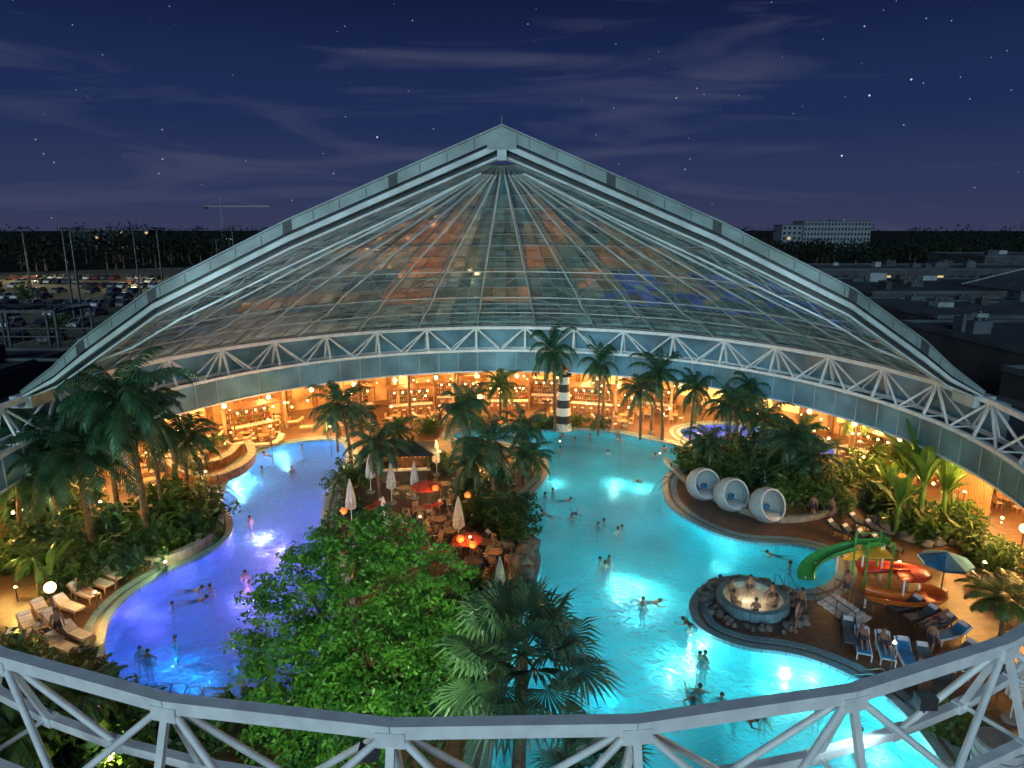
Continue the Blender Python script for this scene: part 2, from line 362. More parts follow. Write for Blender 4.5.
# ---------------------------------------------------------------- dome
dome=empty('glass_dome_roof')
prof=[(0,25.4),(6,22.9),(12,20.4),(20,16.6),(24.5,13.6),(28,10.6)]
def oz(r):
    for (r0,z0),(r1,z1) in zip(prof,prof[1:]):
        if r<=r1: return z0+(z1-z0)*(r-r0)/(r1-r0)
    return prof[-1][1]
def gz(r): return oz(r)-1.6*min(1,(28-r)/6)
rs=[0.7,2.4,4.2,6,8,10,12,14,16,18,20,21.5,23,24.5,26.2,28]
mb=MB(); cols=[]
AN=60
for i in range(AN):
    a0=-90+i*3; a1=a0+3
    for j in range(len(rs)-1):
        r0,r1=rs[j],rs[j+1]
        sub=2 if j>2 else 1
        for s in range(sub):
            q0=r0+(r1-r0)*s/sub; q1=r0+(r1-r0)*(s+1)/sub
            J=[R.uniform(-.02,.02) for _ in range(4)]
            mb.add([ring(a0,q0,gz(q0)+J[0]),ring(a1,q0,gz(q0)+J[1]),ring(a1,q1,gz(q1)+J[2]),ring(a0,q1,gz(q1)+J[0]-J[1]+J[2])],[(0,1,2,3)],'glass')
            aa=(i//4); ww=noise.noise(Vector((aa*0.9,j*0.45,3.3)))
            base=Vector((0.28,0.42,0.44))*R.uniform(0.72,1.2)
            warm_refl=noise.noise(Vector((aa*1.3+9,(j//2)*1.7,1.1)))>0.12
            if warm_refl and 1<j<12 and abs(a0)<58: base=Vector((0.62,0.47,0.36))*R.uniform(0.75,1.15)  # warm pane colour stands in for reflected hall lamps
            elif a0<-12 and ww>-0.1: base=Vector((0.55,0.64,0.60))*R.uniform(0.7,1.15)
            elif a0>22 and j in(8,9,10,11) and R.random()<0.5: base=Vector((0.22,0.32,0.85))  # blue pane colour stands in for the blue pool's reflection
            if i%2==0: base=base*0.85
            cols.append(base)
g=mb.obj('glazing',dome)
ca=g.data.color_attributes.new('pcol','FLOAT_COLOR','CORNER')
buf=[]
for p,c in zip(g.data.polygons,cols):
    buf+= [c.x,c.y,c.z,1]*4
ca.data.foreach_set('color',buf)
mb=MB()
for i in range(AN+1):
    a=-90+i*3
    jr=0 if i%4==0 else (5 if i%2==0 else 8)
    w=0.08 if i%4==0 else 0.04
    for j in range(jr,len(rs)-1):
        r0,r1=rs[j],rs[j+1]
        mb.beam(ring(a,r0,gz(r0)-0.08),ring(a,r1,gz(r1)-0.08),w,w*1.3,'bars')
for j,r in enumerate(rs):
    w=0.09 if j%3==0 else 0.045
    st=6 if r<6 else 3
    for i in range(180//st):
        a=-90+i*st
        mb.beam(ring(a,r,gz(r)-0.10),ring(a+st,r,gz(r)-0.10),w,w,'bars')
mb.obj('glazing_bars',dome)
mb=MB()
def lz(r): return gz(r)-0.2-0.6*math.sin(math.pi*min(1,r/28))**0.7
for i in range(0,16):
    a=-90+i*12
    seq=[1.2,4,7,10,13,16,19,22,25,27.8]
    for k,(r0,r1) in enumerate(zip(seq,seq[1:])):
        mb.beam(ring(a,r0,lz(r0)),ring(a,r1,lz(r1)),0.09,0.10,'whitem')
        rm=(r0+r1)/2
        if r0>8:
            mb.cyl(ring(a,r0,lz(r0)),ring(a,rm,gz(rm)-0.1),0.025,0.025,'bars',5)
            mb.cyl(ring(a,rm,gz(rm)-0.1),ring(a,r1,lz(r1)),0.025,0.025,'bars',5)
for r in(15,20.5,24.5):
    n=60
    st=180/n
    for i in range(n):
        a=-90+i*st
        mb.beam(ring(a,r,lz(r)),ring(a+st,r,lz(r)),0.07,0.07,'whitem')
        if r>16:
            mb.cyl(ring(a,r,lz(r)),ring(a+st/2,r+0.8,gz(r+0.8)-0.1),0.022,0.022,'bars',5)
            mb.cyl(ring(a+st/2,r+0.8,gz(r+0.8)-0.1),ring(a+st,r,lz(r)),0.022,0.022,'bars',5)
for i in range(15):
    a=-90+i*12
    for (r0,r1) in((15,20.5),(20.5,24.5),(24.5,27.8)):
        if i%2==0: mb.cyl(ring(a,r0,lz(r0)),ring(a+12,r1,lz(r1)),0.03,0.03,'bars',5)
        else: mb.cyl(ring(a+12,r0,lz(r0)),ring(a,r1,lz(r1)),0.03,0.03,'bars',5)
mb.obj('trusses',dome)
mb=MB()
fine=[0,3,6,9,12,16,20,22.2,24.5,26.3,28.4]
for sx in(-1,1):
    for r0,r1 in zip(fine,fine[1:]):
        f0=min(1,(28.4-r0)/5+0.35); f1=min(1,(28.4-r1)/5+0.35)
        def A(o,y): return [Vector((CX+sx*r0,y,oz(r0)-o*f0)),Vector((CX+sx*r1,y,oz(r1)-o*f1))]
        def band(o0,o1,y0,y1,k):
            a=A(o0,y0);b=A(o1,y0);c=A(o0,y1);d=A(o1,y1)
            vs=[a[0],a[1],b[1],b[0],c[0],c[1],d[1],d[0]]
            mb.add(vs,[(0,1,2,3),(4,7,6,5),(0,4,5,1),(3,2,6,7),(0,3,7,4),(1,5,6,2)],k)
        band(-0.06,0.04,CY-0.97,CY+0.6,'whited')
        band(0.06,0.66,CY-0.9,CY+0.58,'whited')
        band(0.68,0.84,CY-0.7,CY+0.5,'seam')
        band(0.86,1.16,CY-1.0,CY+0.5,'whitem')
        band(1.18,1.46,CY-0.5,CY+0.4,'seam')
        band(1.48,1.60,CY-0.7,CY+0.3,'whitem')
    for r in(6,12,20,24.5):
        d=0.25
        p0=Vector((CX+sx*(r-d),CY-0.93,oz(r-d)+0.02)); p1=Vector((CX+sx*(r+d),CY-0.93,oz(r+d)+0.02))
        q0=p0-Vector((0,0,0.70));q1=p1-Vector((0,0,0.70))
        up=Vector((0,1.56,0))
        mb.add([p0,p1,q1,q0,p0+up,p1+up,q1+up,q0+up],[(0,1,2,3),(4,7,6,5),(0,4,5,1),(3,2,6,7),(0,3,7,4),(1,5,6,2)],'seam')
    for r in [1.5+1.5*i for i in range(18)]:
        mb.box((CX+sx*r,CY-0.905,oz(r)-0.37),(0.03,0.02,0.5),'seam')
ap=[(-0.8,-0.42),(0,-0.08),(0.8,-0.42),(0.8,-1.25),(-0.8,-1.25)]
vs=[(CX+x,CY-1.05,25.4+z) for x,z in ap]+[(CX+x,CY+0.7,25.4+z) for x,z in ap]
mb.add(vs,[(0,1,2,3,4),(9,8,7,6,5)]+[(i,5+i,5+(i+1)%5,(i+1)%5) for i in range(5)],'whited')
mb.box((CX,CY-0.9,23.85),(0.5,0.5,0.55),'whitem'); mb.cyl((CX,CY,25.3),(CX,CY,26.0),0.1,0.03,'steel')
mb.obj('edge_fascia',dome)
mb=MB()
for sx in(-1,1):
    mb.box((CX+sx*28.4,CY,9.95),(1.3,2.0,0.7),'whitem'); mb.cyl((CX+sx*28.4,CY-1.1,9.9),(CX+sx*28.4,CY+1.1,9.9),0.25,0.25,'steel',14)
mb.obj('bearing_feet',dome)

# ---------------------------------------------------------------- annex hall
hall=empty('thermal_bath_hall')
mb=MB()
A0,A1=-118,118
for a in range(A0,A1,4):
    b=a+4
    def qd(r0,z0,r1,z1,k): mb.add([ring(a,r0,z0),ring(b,r0,z0),ring(b,r1,z1),ring(a,r1,z1)],[(0,1,2,3)],k)
    qd(28.1,5.7,28.1,7.85,'valance')
    qd(28.3,7.85,28.1,7.85,'whitem')
    qd(28.35,5.7,28.35,7.85,'facade')
    qd(28.1,5.7,28.35,5.7,'white')
    if -92<=a<92: qd(29.3,6.4,29.3,10.1,'valance')
mb.obj('valance',hall)
mb=MB()
for a in range(A0,A1,4):
    mb.beam(ring(a,28.07,5.7),ring(a,28.07,7.85),0.04,0.05,'whitem')
    mb.beam(ring(a,28.05,5.75),ring(a+4,28.05,5.75),0.12,0.14,'white')
    mb.beam(ring(a,28.05,7.8),ring(a+4,28.05,7.8),0.12,0.12,'whitem')
mb.obj('valance_frame',hall)
mb=MB()
for a in range(A0,A1,4):
    b=a+4
    for r0,r1,z,k in((28.36,41.5,6.4,'roofing'),(28.36,41.2,5.72,'plaster')):
        mb.add([ring(a,r0,z),ring(b,r0,z),ring(b,r1,z),ring(a,r1,z)],[(0,1,2,3)],k)
    mb.add([ring(a,41.5,5.72),ring(b,41.5,5.72),ring(b,41.5,6.9),ring(a,41.5,6.9)],[(0,1,2,3)],'facade')
mb.obj('flat_roof',hall)
mb=MB()
for a in range(0,360,4):
    b=a+4
    mb.add([ring(a,41,DZ),ring(b,41,DZ),ring(b,41,5.7),ring(a,41,5.7)],[(0,1,2,3)],'plaster')
    if abs((a+180)%360-180)<110:
        mb.box(ring(a,40.8,2.9),(0.5,0.4,5.4),'wood',-math.radians(a))
        h=R.choice([1.2,1.8,2.4])
        if (a//4)%3!=0:
            mb.box(ring(a+2,40.85,1.4+h/2),(1.8,0.1,h),R.choice(['nicheglow','nicheglow','bottle','wood']),-math.radians(a+2))
mb.obj('back_wall',hall)
mb=MB()
for a in range(-100,112,10):
    for rr in(28.7,35):
        p=ring(a,rr,0)
        if inpool(p) or (rr<30 and abs(a)>42): continue
        mb.cyl((p.x,p.y,DZ),(p.x,p.y,5.7),0.16,0.16,'wood' if rr<30 else 'plaster',12)
        mb.cyl((p.x,p.y,DZ),(p.x,p.y,DZ+0.3),0.28,0.26,'planter',12)
mb.obj('columns',hall)
mb=MB()
warm=(1.0,0.50,0.14)
for i,a in enumerate(range(-102,106,8)):
    for rr in(30.5,37):
        p=ring(a+(4 if rr>32 else 0),rr,0)
        mb.cyl((p.x,p.y,4.9),(p.x,p.y,5.7),0.02,0.02,'steel',4)
        mb.sphere((p.x,p.y,4.75),0.2,'lampw',8,6)
        plight('pendant_lamp',(p.x,p.y,4.3),warm,(1000 if rr<32 else 900)*R.uniform(0.25,1.6),0.0,hall)
mb.obj('pendant_shades',hall)
mb=MB(); R.seed(41)
for i in range(140):
    a=R.uniform(-95,95); r=R.uniform(29,39.5); p=ring(a,r,R.uniform(1.2,4.6)); mb.sphere(p,R.uniform(.05,.12),'lampw',6,4); mb.cyl(p,(p.x,p.y,5.7),0.01,0.01,'steel',3)
mb.obj('string_lights',hall)
R.seed(42)

def m_table():
    mb=MB(); mb.cyl((0,0,0.70),(0,0,0.75),0.5,0.5,'teak',14); mb.cyl((0,0,0.03),(0,0,0.7),0.04,0.04,'steel'); mb.cyl((0,0,0),(0,0,0.04),0.26,0.24,'steel',12)
    for i in range(4):
        t=i*math.pi/2+0.4; c=Vector((math.cos(t)*0.85,math.sin(t)*0.85,0)); m=Matrix.Rotation(t,3,'Z')
        mb.box(c+Vector((0,0,0.45)),(0.45,0.45,0.05),'cloth',t)
        mb.box(c+m@Vector((0.22,0,0.7)),(0.04,0.45,0.45),'teak',t)
        for x in(-.2,.2):
            for y in(-.2,.2): mb.beam(c+m@Vector((x,y,0)),c+m@Vector((x,y,0.43)),0.035,0.035,'teak')
    return mb.mesh('table_set')
def m_lounger(k='teak',c='cloth'):
    mb=MB()
    for y in(-.31,.31):
        mb.beam((-1,y,0.33),(0.35,y,0.33),0.05,0.07,k); mb.beam((0.35,y,0.33),(0.95,y,0.72),0.05,0.06,k)
        for x in(-.9,.3): mb.beam((x,y,0),(x,y,0.32),0.05,0.05,k)
        mb.beam((0.7,y,0.0),(0.6,y,0.5),0.04,0.04,k)
    for i in range(11): mb.box((-0.95+i*0.125,0,0.375),(0.09,0.6,0.02),k)
    m=Matrix.Rotation(-math.radians(33),3,'Y')
    for i in range(5): mb.box(Vector((0.35,0,0.37))+m@Vector((0.08+i*0.13,0,0)),(0.09,0.6,0.02),k,mtx=m)
    mb.box((-0.3,0,0.42),(1.25,0.56,0.07),c); mb.box(Vector((0.35,0,0.42))+m@Vector((0.33,0,0.02)),(0.64,0.56,0.07),c,mtx=m)
    mb.box(Vector((0.35,0,0.42))+m@Vector((0.52,0,0.08)),(0.22,0.46,0.08),'towel',mtx=m)
    return mb.mesh('sun_lounger')
def m_parasol_closed():
    mb=MB(); mb.cyl((0,0,0),(0,0,2.9),0.03,0.025,'white'); mb.cyl((0,0,0),(0,0,0.1),0.35,0.33,'planter',14)
    n=16;L=[(1.0,0.12),(1.15,0.28),(1.6,0.25),(2.1,0.18),(2.6,0.09),(2.85,0.03)]
    vs=[];fs=[]
    for z,r in L:
        for i in range(n):
            t=6.2832*i/n; q=r*(1.25 if i%2 else 0.7); vs.append((q*math.cos(t),q*math.sin(t),z))
    for j in range(len(L)-1):
        for i in range(n): fs.append((j*n+i,j*n+(i+1)%n,(j+1)*n+(i+1)%n,(j+1)*n+i))
    mb.add(vs,fs,'cloth'); mb.cyl((0,0,1.65),(0,0,1.72),0.28,0.28,'towel',12); return mb.mesh('closed_parasol')
def m_parasol_open(k):
    mb=MB(); mb.cyl((0,0,0),(0,0,2.6),0.035,0.03,'steel'); mb.cyl((0,0,0),(0,0,0.1),0.4,0.38,'planter',14)
    n=8;top=(0,0,2.75);rim=[(1.6*math.cos(6.2832*i/n),1.6*math.sin(6.2832*i/n),2.15) for i in range(n)]
    low=[(x*1.0,y*1.0,1.98) for x,y,z in rim]
    mb.add([top]+rim,[(0,1+i,1+(i+1)%n) for i in range(n)],k)
    mb.add(rim+low,[(i,(i+1)%n,n+(i+1)%n,n+i) for i in range(n)],k)
    for x,y,z in rim: mb.beam((0,0,2.68),(x,y,z-0.03),0.02,0.02,'steel')
    return mb.mesh('parasol')
def m_eggchair():
    mb=MB(); n=28; m=14; Rr=1.28; PH=118
    vs=[];fs=[]
    ax=Matrix.Rotation(math.radians(68),3,'X')
    cz=1.1
    for rr in(Rr,Rr-0.1):
        o=len(vs)
        for j in range(m+1):
            ph=math.radians(PH)*j/m
            for i in range(n):
                t=6.2832*i/n; p=Vector((math.sin(ph)*math.cos(t),math.sin(ph)*math.sin(t),-math.cos(ph)))*rr
                vs.append(ax@p+Vector((0,0.1,cz)))
        for j in range(m):
            for i in range(n): fs.append((o+j*n+i,o+j*n+(i+1)%n,o+(j+1)*n+(i+1)%n,o+(j+1)*n+i))
    vs=[Vector((v.x,v.y,max(v.z,0.02))) for v in vs]
    mb.add(vs,fs,'whiteshell',True)
    rim=[]
    for i in range(n+1):
        t=6.2832*i/n; ph=math.radians(PH); p=Vector((math.sin(ph)*math.cos(t),math.sin(ph)*math.sin(t),-math.cos(ph)))*(Rr-0.05); q=ax@p+Vector((0,0.1,cz)); q.z=max(q.z,0.06); rim.append(q)
    mb.tube(rim,[0.07]*(n+1),'towel',6)
    mb.sphere((0,-0.05,0.42),0.98,'towel',18,8,sc=(0.98,0.85,0.18))
    mb.sphere((-0.4,0.5,0.75),0.28,'darkcl',10,6,sc=(1,0.5,0.8)); mb.sphere((0.4,0.5,0.75),0.28,'bluecl',10,6,sc=(1,0.5,0.8))
    mb.cyl((0,0.1,0),(0,0.1,0.12),0.8,0.7,'steel',16)
    return mb.mesh('egg_daybed')
def m_globe():
    mb=MB(); mb.cyl((0,0,0),(0,0,2.2),0.05,0.04,'steel'); mb.cyl((0,0,0),(0,0,0.15),0.15,0.12,'steel'); mb.cyl((0,0,2.15),(0,0,2.25),0.12,0.14,'steel'); mb.sphere((0,0,2.5),0.28,'lampw',16,10)
    return mb.mesh('globe_lamp')
def m_car(k):
    mb=MB()
    secs=[(-2.2,0.55,0.35,0.55),(-2.1,0.80,0.3,0.85),(-1.2,0.86,0.28,0.95),(1.2,0.86,0.28,0.98),(2.0,0.82,0.3,0.95),(2.2,0.7,0.35,0.75)]
    vs=[];fs=[]
    for x,w,z0,z1 in secs: vs+=[(x,-w,z0),(x,w,z0),(x,w,z1),(x,-w,z1)]
    for j in range(len(secs)-1):
        for i in range(4): fs.append((j*4+i,j*4+(i+1)%4,(j+1)*4+(i+1)%4,(j+1)*4+i))
    fs+=[(3,2,1,0),(20,21,22,23)]
    mb.add(vs,fs,k)
    c=[(-1.3,-.8,.94),(1.9,-.8,.94),(1.9,.8,.94),(-1.3,.8,.94),(-.5,-.65,1.45),(1.3,-.65,1.45),(1.3,.65,1.45),(-.5,.65,1.45)]
    mb.add(c,[(0,1,5,4),(1,2,6,5),(2,3,7,6),(3,0,4,7)],'windark'); mb.add([(x,y,z+0.02) for x,y,z in c[4:]],[(0,1,2,3)],k)
    for a,b in((0,4),(1,5),(2,6),(3,7)): mb.beam(c[a],c[b],0.07,0.07,k)
    for x in(-1.35,1.35):
        for y in(-.86,.86): mb.cyl((x,y-.1,.32),(x,y+.1,.32),.33,.33,'tyre',14)
    return mb.mesh('parked_car')
T_table=m_table(); T_l1=m_lounger(); T_l2=m_lounger('steel','darkcl'); T_l3=m_lounger('white','bluecl'); T_l4=m_lounger('teak','redcl'); T_pc=m_parasol_closed(); T_pb=m_parasol_open('bluecl'); T_pr=m_parasol_open('redcl'); T_egg=m_eggchair(); T_globe=m_globe()
for i in range(80):
    a=R.uniform(-85,85); r=R.uniform(29.2,38.5); p=ring(a,r,DZ)
    if inpool(p): continue
    if R.random()<0.7: inst(T_table,'table_set',p,R.uniform(0,6),1.0)
    else: inst(T_l1,'sun_lounger',p,R.uniform(0,6),1.0)
def m_counter():
    mb=MB()
    mb.box((0,0,0.5),(4.5,0.7,1.0),'wood'); mb.box((0,-0.05,1.04),(4.7,0.9,0.07),'stripew')
    for i in range(9): mb.box((-2+i*0.5,-0.37,0.5),(0.06,0.04,0.9),'teak')
    mb.box((0,1.6,1.3),(4.5,0.3,2.6),'wood')
    for k in range(4):
        for i in range(18):
            h=R.uniform(0.2,0.4); mb.cyl((-2.1+i*0.25,1.38,0.6+k*0.55),(-2.1+i*0.25,1.38,0.6+k*0.55+h),0.06,0.04,R.choice(['bottle','bottle','green','towel','red','wood']),6)
        mb.box((0,1.38,0.57+k*0.55),(4.4,0.25,0.04),'teak')
    mb.box((0,0.2,3.0),(5,2.2,0.15),'wood')
    for x in(-2.4,2.4): mb.beam((x,-0.8,0),(x,-0.8,3),0.12,0.12,'wood')
    for i in range(5):
        x=-1.8+i*0.9; mb.cyl((x,-0.9,0),(x,-0.9,0.7),0.03,0.03,'steel',6); mb.cyl((x,-0.9,0.7),(x,-0.9,0.76),0.18,0.18,'cloth',10)
        mb.sphere((x,-0.3,2.5),0.1,'lampw',8,5); mb.cyl((x,-0.3,2.6),(x,-0.3,2.95),0.01,0.01,'steel',4)
    return mb.mesh('bar_counter')
T_bar=m_counter()
for a,r in((-28,36),(-18,34),(-9,36.5),(0,34),(8,37),(16,34),(-45,35),(-60,34),(26,36.5),(50,36),(63,35),(75,36)):
    p=ring(a,r,DZ)
    if not inpool(p): inst(T_bar,'bar_counter',p,-math.radians(a))
p=P(563,430,DZ); mb=MB()
for i in range(7): mb.cyl((0,0,i*0.8),(0,0,(i+1)*0.8),0.85-i*0.05,0.85-(i+1)*0.05,'stripeb' if i%2 else 'stripew',18)
mb.cyl((0,0,5.6),(0,0,5.75),0.8,0.8,'stripeb',18); mb.cyl((0,0,5.75),(0,0,6.2),0.3,0.3,'bottle',12); mb.cyl((0,0,6.2),(0,0,6.7),0.45,0.05,'red',12)
mb.obj('lighthouse_column',loc=p)

# ---------------------------------------------------------------- vegetation
def frond(mb,base,az,el,L,k,nl=20,droop=1.0,w=0.07,ll=0.75):
    pts=[];p=Vector(base);d=L/12
    e=el
    for i in range(13):
        pts.append(p.copy()); dirv=Vector((math.cos(az)*math.cos(e),math.sin(az)*math.cos(e),math.sin(e)))
        p=p+dirv*d; e-=droop*(0.06+0.16*(i/12))
    mb.tube([pts[0],pts[4],pts[8],pts[12]],[0.035,0.025,0.015,0.005],k,4)
    side=Vector((-math.sin(az),math.cos(az),0))
    for i in range(nl):
        t=0.12+0.88*i/nl; x=t*12; j=min(11,int(x)); q=pts[j].lerp(pts[j+1],x-j); dr=(pts[j+1]-pts[j]).normalized()
        le=ll*(math.sin(math.pi*(0.12+0.83*t))**0.7)*R.uniform(0.85,1.1)
        for s in(-1,1):
            dv=(side*s*0.8+dr*0.65+Vector((0,0,-0.15-R.random()*0.35))).normalized()
            m=q+dv*le*0.5; tip=q+dv*le+Vector((0,0,-0.25*le))
            o=dr*w*0.5
            mb.add([q-o*0.6,m-o,tip,m+o,q+o*0.6],[(0,1,2,3,4)],k)
def m_palm(h,rad,nf,k,seed,lean=0.06,thick=0.17):
    R.seed(seed); mb=MB(); pts=[];rs_=[]
    lx,ly=R.uniform(-1,1)*lean*h,R.uniform(-1,1)*lean*h
    for i in range(9):
        t=i/8; pts.append(Vector((lx*t*t,ly*t*t,h*t))); rs_.append(thick*(1.25-0.5*t)*(1+0.12*(i%2)))
    mb.tube(pts,rs_,'bark',9)
    top=pts[-1]
    for i in range(14):
        t=R.random()*6.28; mb.cyl(top+Vector((0,0,-0.5)),top+Vector((math.cos(t)*0.35,math.sin(t)*0.35,R.uniform(-.3,.2))),0.06,0.03,'bark',5)
    for i in range(nf):
        az=i*2.39996+R.uniform(-.3,.3); el=math.radians(82-112*(i/nf)**0.8+R.uniform(-12,12))
        frond(mb,top,az,el,rad*R.uniform(0.8,1.2),k,nl=26,droop=R.uniform(0.7,1.4),ll=rad*0.22,w=0.06+rad*0.018)
    return mb.mesh('palm_tree')
PV=[m_palm(7.0,4.0,30,'palm',1),m_palm(7.0,4.0,26,'palm',2,0.1),m_palm(5.0,3.0,24,'palm2',3,0.1,0.12),m_palm(5.0,3.2,26,'palm',4,0.08,0.14)]
PHt=[7,7,5,5];PR=[4,4,3,3.2]
def palm(ub,vb,vc,rad,var):
    p=P(ub,vb,DZ); h=max(0.6,zat(vc,p.y)-DZ); s=rad/PR[var]
    full=PHt[var]*s
    if h<full: return inst(PV[var],'palm_tree',(p.x,p.y,p.z-(full-h) if full-h<1.4 else p.z),R.uniform(0,6.28),(s,s,s if full-h<1.4 else h/PHt[var]))
    return inst(PV[var],'palm_tree',p,R.uniform(0,6.28),(s,s,h/PHt[var]))
R.seed(21)
for t in [(150,548,400,4.4,0),(95,560,450,4.2,1),(62,545,440,3.8,0),(25,565,480,3.4,3),(120,525,425,3.6,1),(5,545,455,3.6,0),(40,600,560,1.7,2),(190,515,440,2.8,3),(75,520,425,3.4,1),(165,530,425,3.2,1),(45,530,445,3.6,1),
 (352,472,405,3.1,1),(380,505,445,2.8,3),(338,452,418,2.0,3),(400,475,432,2.0,2),(365,455,415,2.2,0),
 (495,515,445,3.3,1),(465,475,408,2.5,3),(520,485,430,2.4,1),(500,432,385,2.6,2),(506,520,500,2.0,3),(470,440,400,2.3,2),(476,505,460,2.4,3),(525,500,455,2.2,3),
 (555,432,352,2.7,1),(598,436,366,2.2,1),(640,440,390,2.6,0),(662,440,373,3.0,1),(690,444,388,2.4,3),(735,452,398,3.0,0),(728,468,408,2.6,1),(762,465,418,2.8,3),(782,488,436,3.0,0),(705,478,442,2.3,3),(822,498,455,2.8,1),(850,468,408,3.0,2),(748,455,388,2.6,0),(800,485,436,2.6,2),
 (1000,640,598,2.3,2),(1015,610,590,2.0,3),(90,760,700,1.8,2),(50,748,690,1.6,3),(30,790,735,2,2)]:
    palm(*t)
R.seed(5)
mb=MB(); 
pts=[Vector((0.25*math.sin(t*1.5),0.1*t,6.2*t)) for t in [i/8 for i in range(9)]]
mb.tube(pts,[0.24-0.008*i+0.02*(i%2) for i in range(9)],'bark',10); top=pts[-1]
for i in range(34):
    az=i*2.39996; el=math.radians(75-110*(i/34)+R.uniform(-8,8)); Lp_=R.uniform(1.3,2.0)
    d=Vector((math.cos(az)*math.cos(el),math.sin(az)*math.cos(el),math.sin(el)))
    mid=top+d*Lp_*0.5; hub=top+d*Lp_+Vector((0,0,-0.25)); mb.tube([top,mid,hub],[0.035,0.028,0.02],'fan',5)
    side=Vector((-math.sin(az),math.cos(az),0)); nrm=d.cross(side).normalized()
    nb=22
    for b in range(nb):
        t=math.radians(-125+250*b/(nb-1)); bl_=R.uniform(1.25,1.5)*(0.78+0.22*math.cos(t))
        dv=d*math.cos(t)+side*math.sin(t)
        dv2=d*(-math.sin(t))+side*math.cos(t)
        m=hub+dv*bl_*0.6+Vector((0,0,-0.06)); tip=hub+dv*bl_+Vector((0,0,-0.25-0.35*R.random()))
        fold=nrm*0.03
        mb.add([hub,m-dv2*0.06,tip,m+fold],[(0,1,2,3)],'fan'); mb.add([hub,m+fold,tip,m+dv2*0.06],[(0,1,2,3)],'fan')
fpm=mb.mesh('fan_palm')
inst(fpm,'fan_palm',Vector((0.1,19.2,DZ)),0.3,1.06)
inst(fpm,'fan_palm',Vector((2.6,17.2,DZ)),2.1,(0.7,0.7,0.62))
def leafquad(mb,c,s,k):
    n=Vector((R.gauss(0,1),R.gauss(0,1),R.gauss(0,1)+0.8)).normalized(); x=n.cross(Vector((R.gauss(0,1),R.gauss(0,1),R.gauss(0,1)))).normalized(); y=n.cross(x)
    mb.add([c-x*s,c+y*s*0.45-x*s*0.1,c+x*s,c-y*s*0.45-x*s*0.1],[(0,1,2,3)],k)
def cluster(mb,c,r,n,s,k,sc=(1,1,1)):
    for _ in range(n):
        d=Vector((R.gauss(0,1),R.gauss(0,1),R.gauss(0,1))).normalized()*r*(R.random()**0.35)
        leafquad(mb,c+Vector((d.x*sc[0],d.y*sc[1],d.z*sc[2])),s*R.uniform(0.7,1.3),k)
R.seed(11)
mb=MB(); base=Vector((-6.0,24.3,DZ)); trunkt=base+Vector((0.2,0,2.6))
mb.tube([base,base+Vector((0.1,0.1,1.3)),trunkt],[0.38,0.3,0.26],'bark',10)
lobes=[(-0.6,0.3,5.8,2.6),(1.6,0.8,5.9,2.2),(-2.6,-0.2,4.2,2.3),(2.9,0.6,5.0,1.9),(0.4,-1.6,4.4,2.4),(-1.8,-1.8,3.4,2.2),(2.2,-1.4,3.4,1.9),(-0.4,1.0,7.3,1.7),(1.1,0.8,7.6,1.4),(-3.3,-0.4,2.6,1.7),(3.3,0.3,3.4,1.5),(0.2,-2.6,2.7,2.0),(-2.4,0.6,5.8,1.6),(-1.9,-3.2,2.2,1.7)]
for x,y,z,r in lobes:
    c=base+Vector((x,y,z)); mb.tube([trunkt+Vector((0,0,-0.3)),(trunkt+c)/2+Vector((0,0,-0.3)),c],[0.14,0.09,0.03],'bark',6)
    for q in range(int(38*r)):
        d=Vector((R.gauss(0,1),R.gauss(0,1),R.gauss(0,1)*0.9)).normalized()*r*R.uniform(0.6,1.12)
        cluster(mb,c+d,R.uniform(0.28,0.5),34,0.105,'leaf',(1,1,0.6))
mb.obj('broadleaf_tree')
def m_shrub(seed,k,n=26,leaf=0.16):
    R.seed(seed); mb=MB()
    for i in range(n):
        d=Vector((R.gauss(0,.5),R.gauss(0,.5),abs(R.gauss(0.5,.35))))
        mb.cyl((d.x*.2,d.y*.2,0),d*0.95,0.02,0.008,'bark',4,False)
        cluster(mb,d,0.32,34,leaf,k)
    for i in range(14):
        az=R.random()*6.28; b=Vector((0,0,0.4)); L=R.uniform(0.9,1.5); s=Vector((-math.sin(az),math.cos(az),0))*0.07
        m=b+Vector((math.cos(az)*L*.45,math.sin(az)*L*.45,L*.65)); t=b+Vector((math.cos(az)*L,math.sin(az)*L,L*.5))
        mb.add([b-s*.5,m-s,t,m+s,b+s*.5],[(0,1,2,3,4)],k)
    return mb.mesh('shrub')
SH=[m_shrub(1,'shrub',leaf=.12),m_shrub(2,'palm',leaf=.12),m_shrub(3,'palm2',leaf=.12),m_shrub(4,'shrub',30,0.15)]
R.seed(31)
def shrub(u,v,s):
    p=P(u,v,DZ)
    if inpool(p): return
    inst(SH[R.randrange(4)],'shrub',p,R.uniform(0,6),(s,s,s))
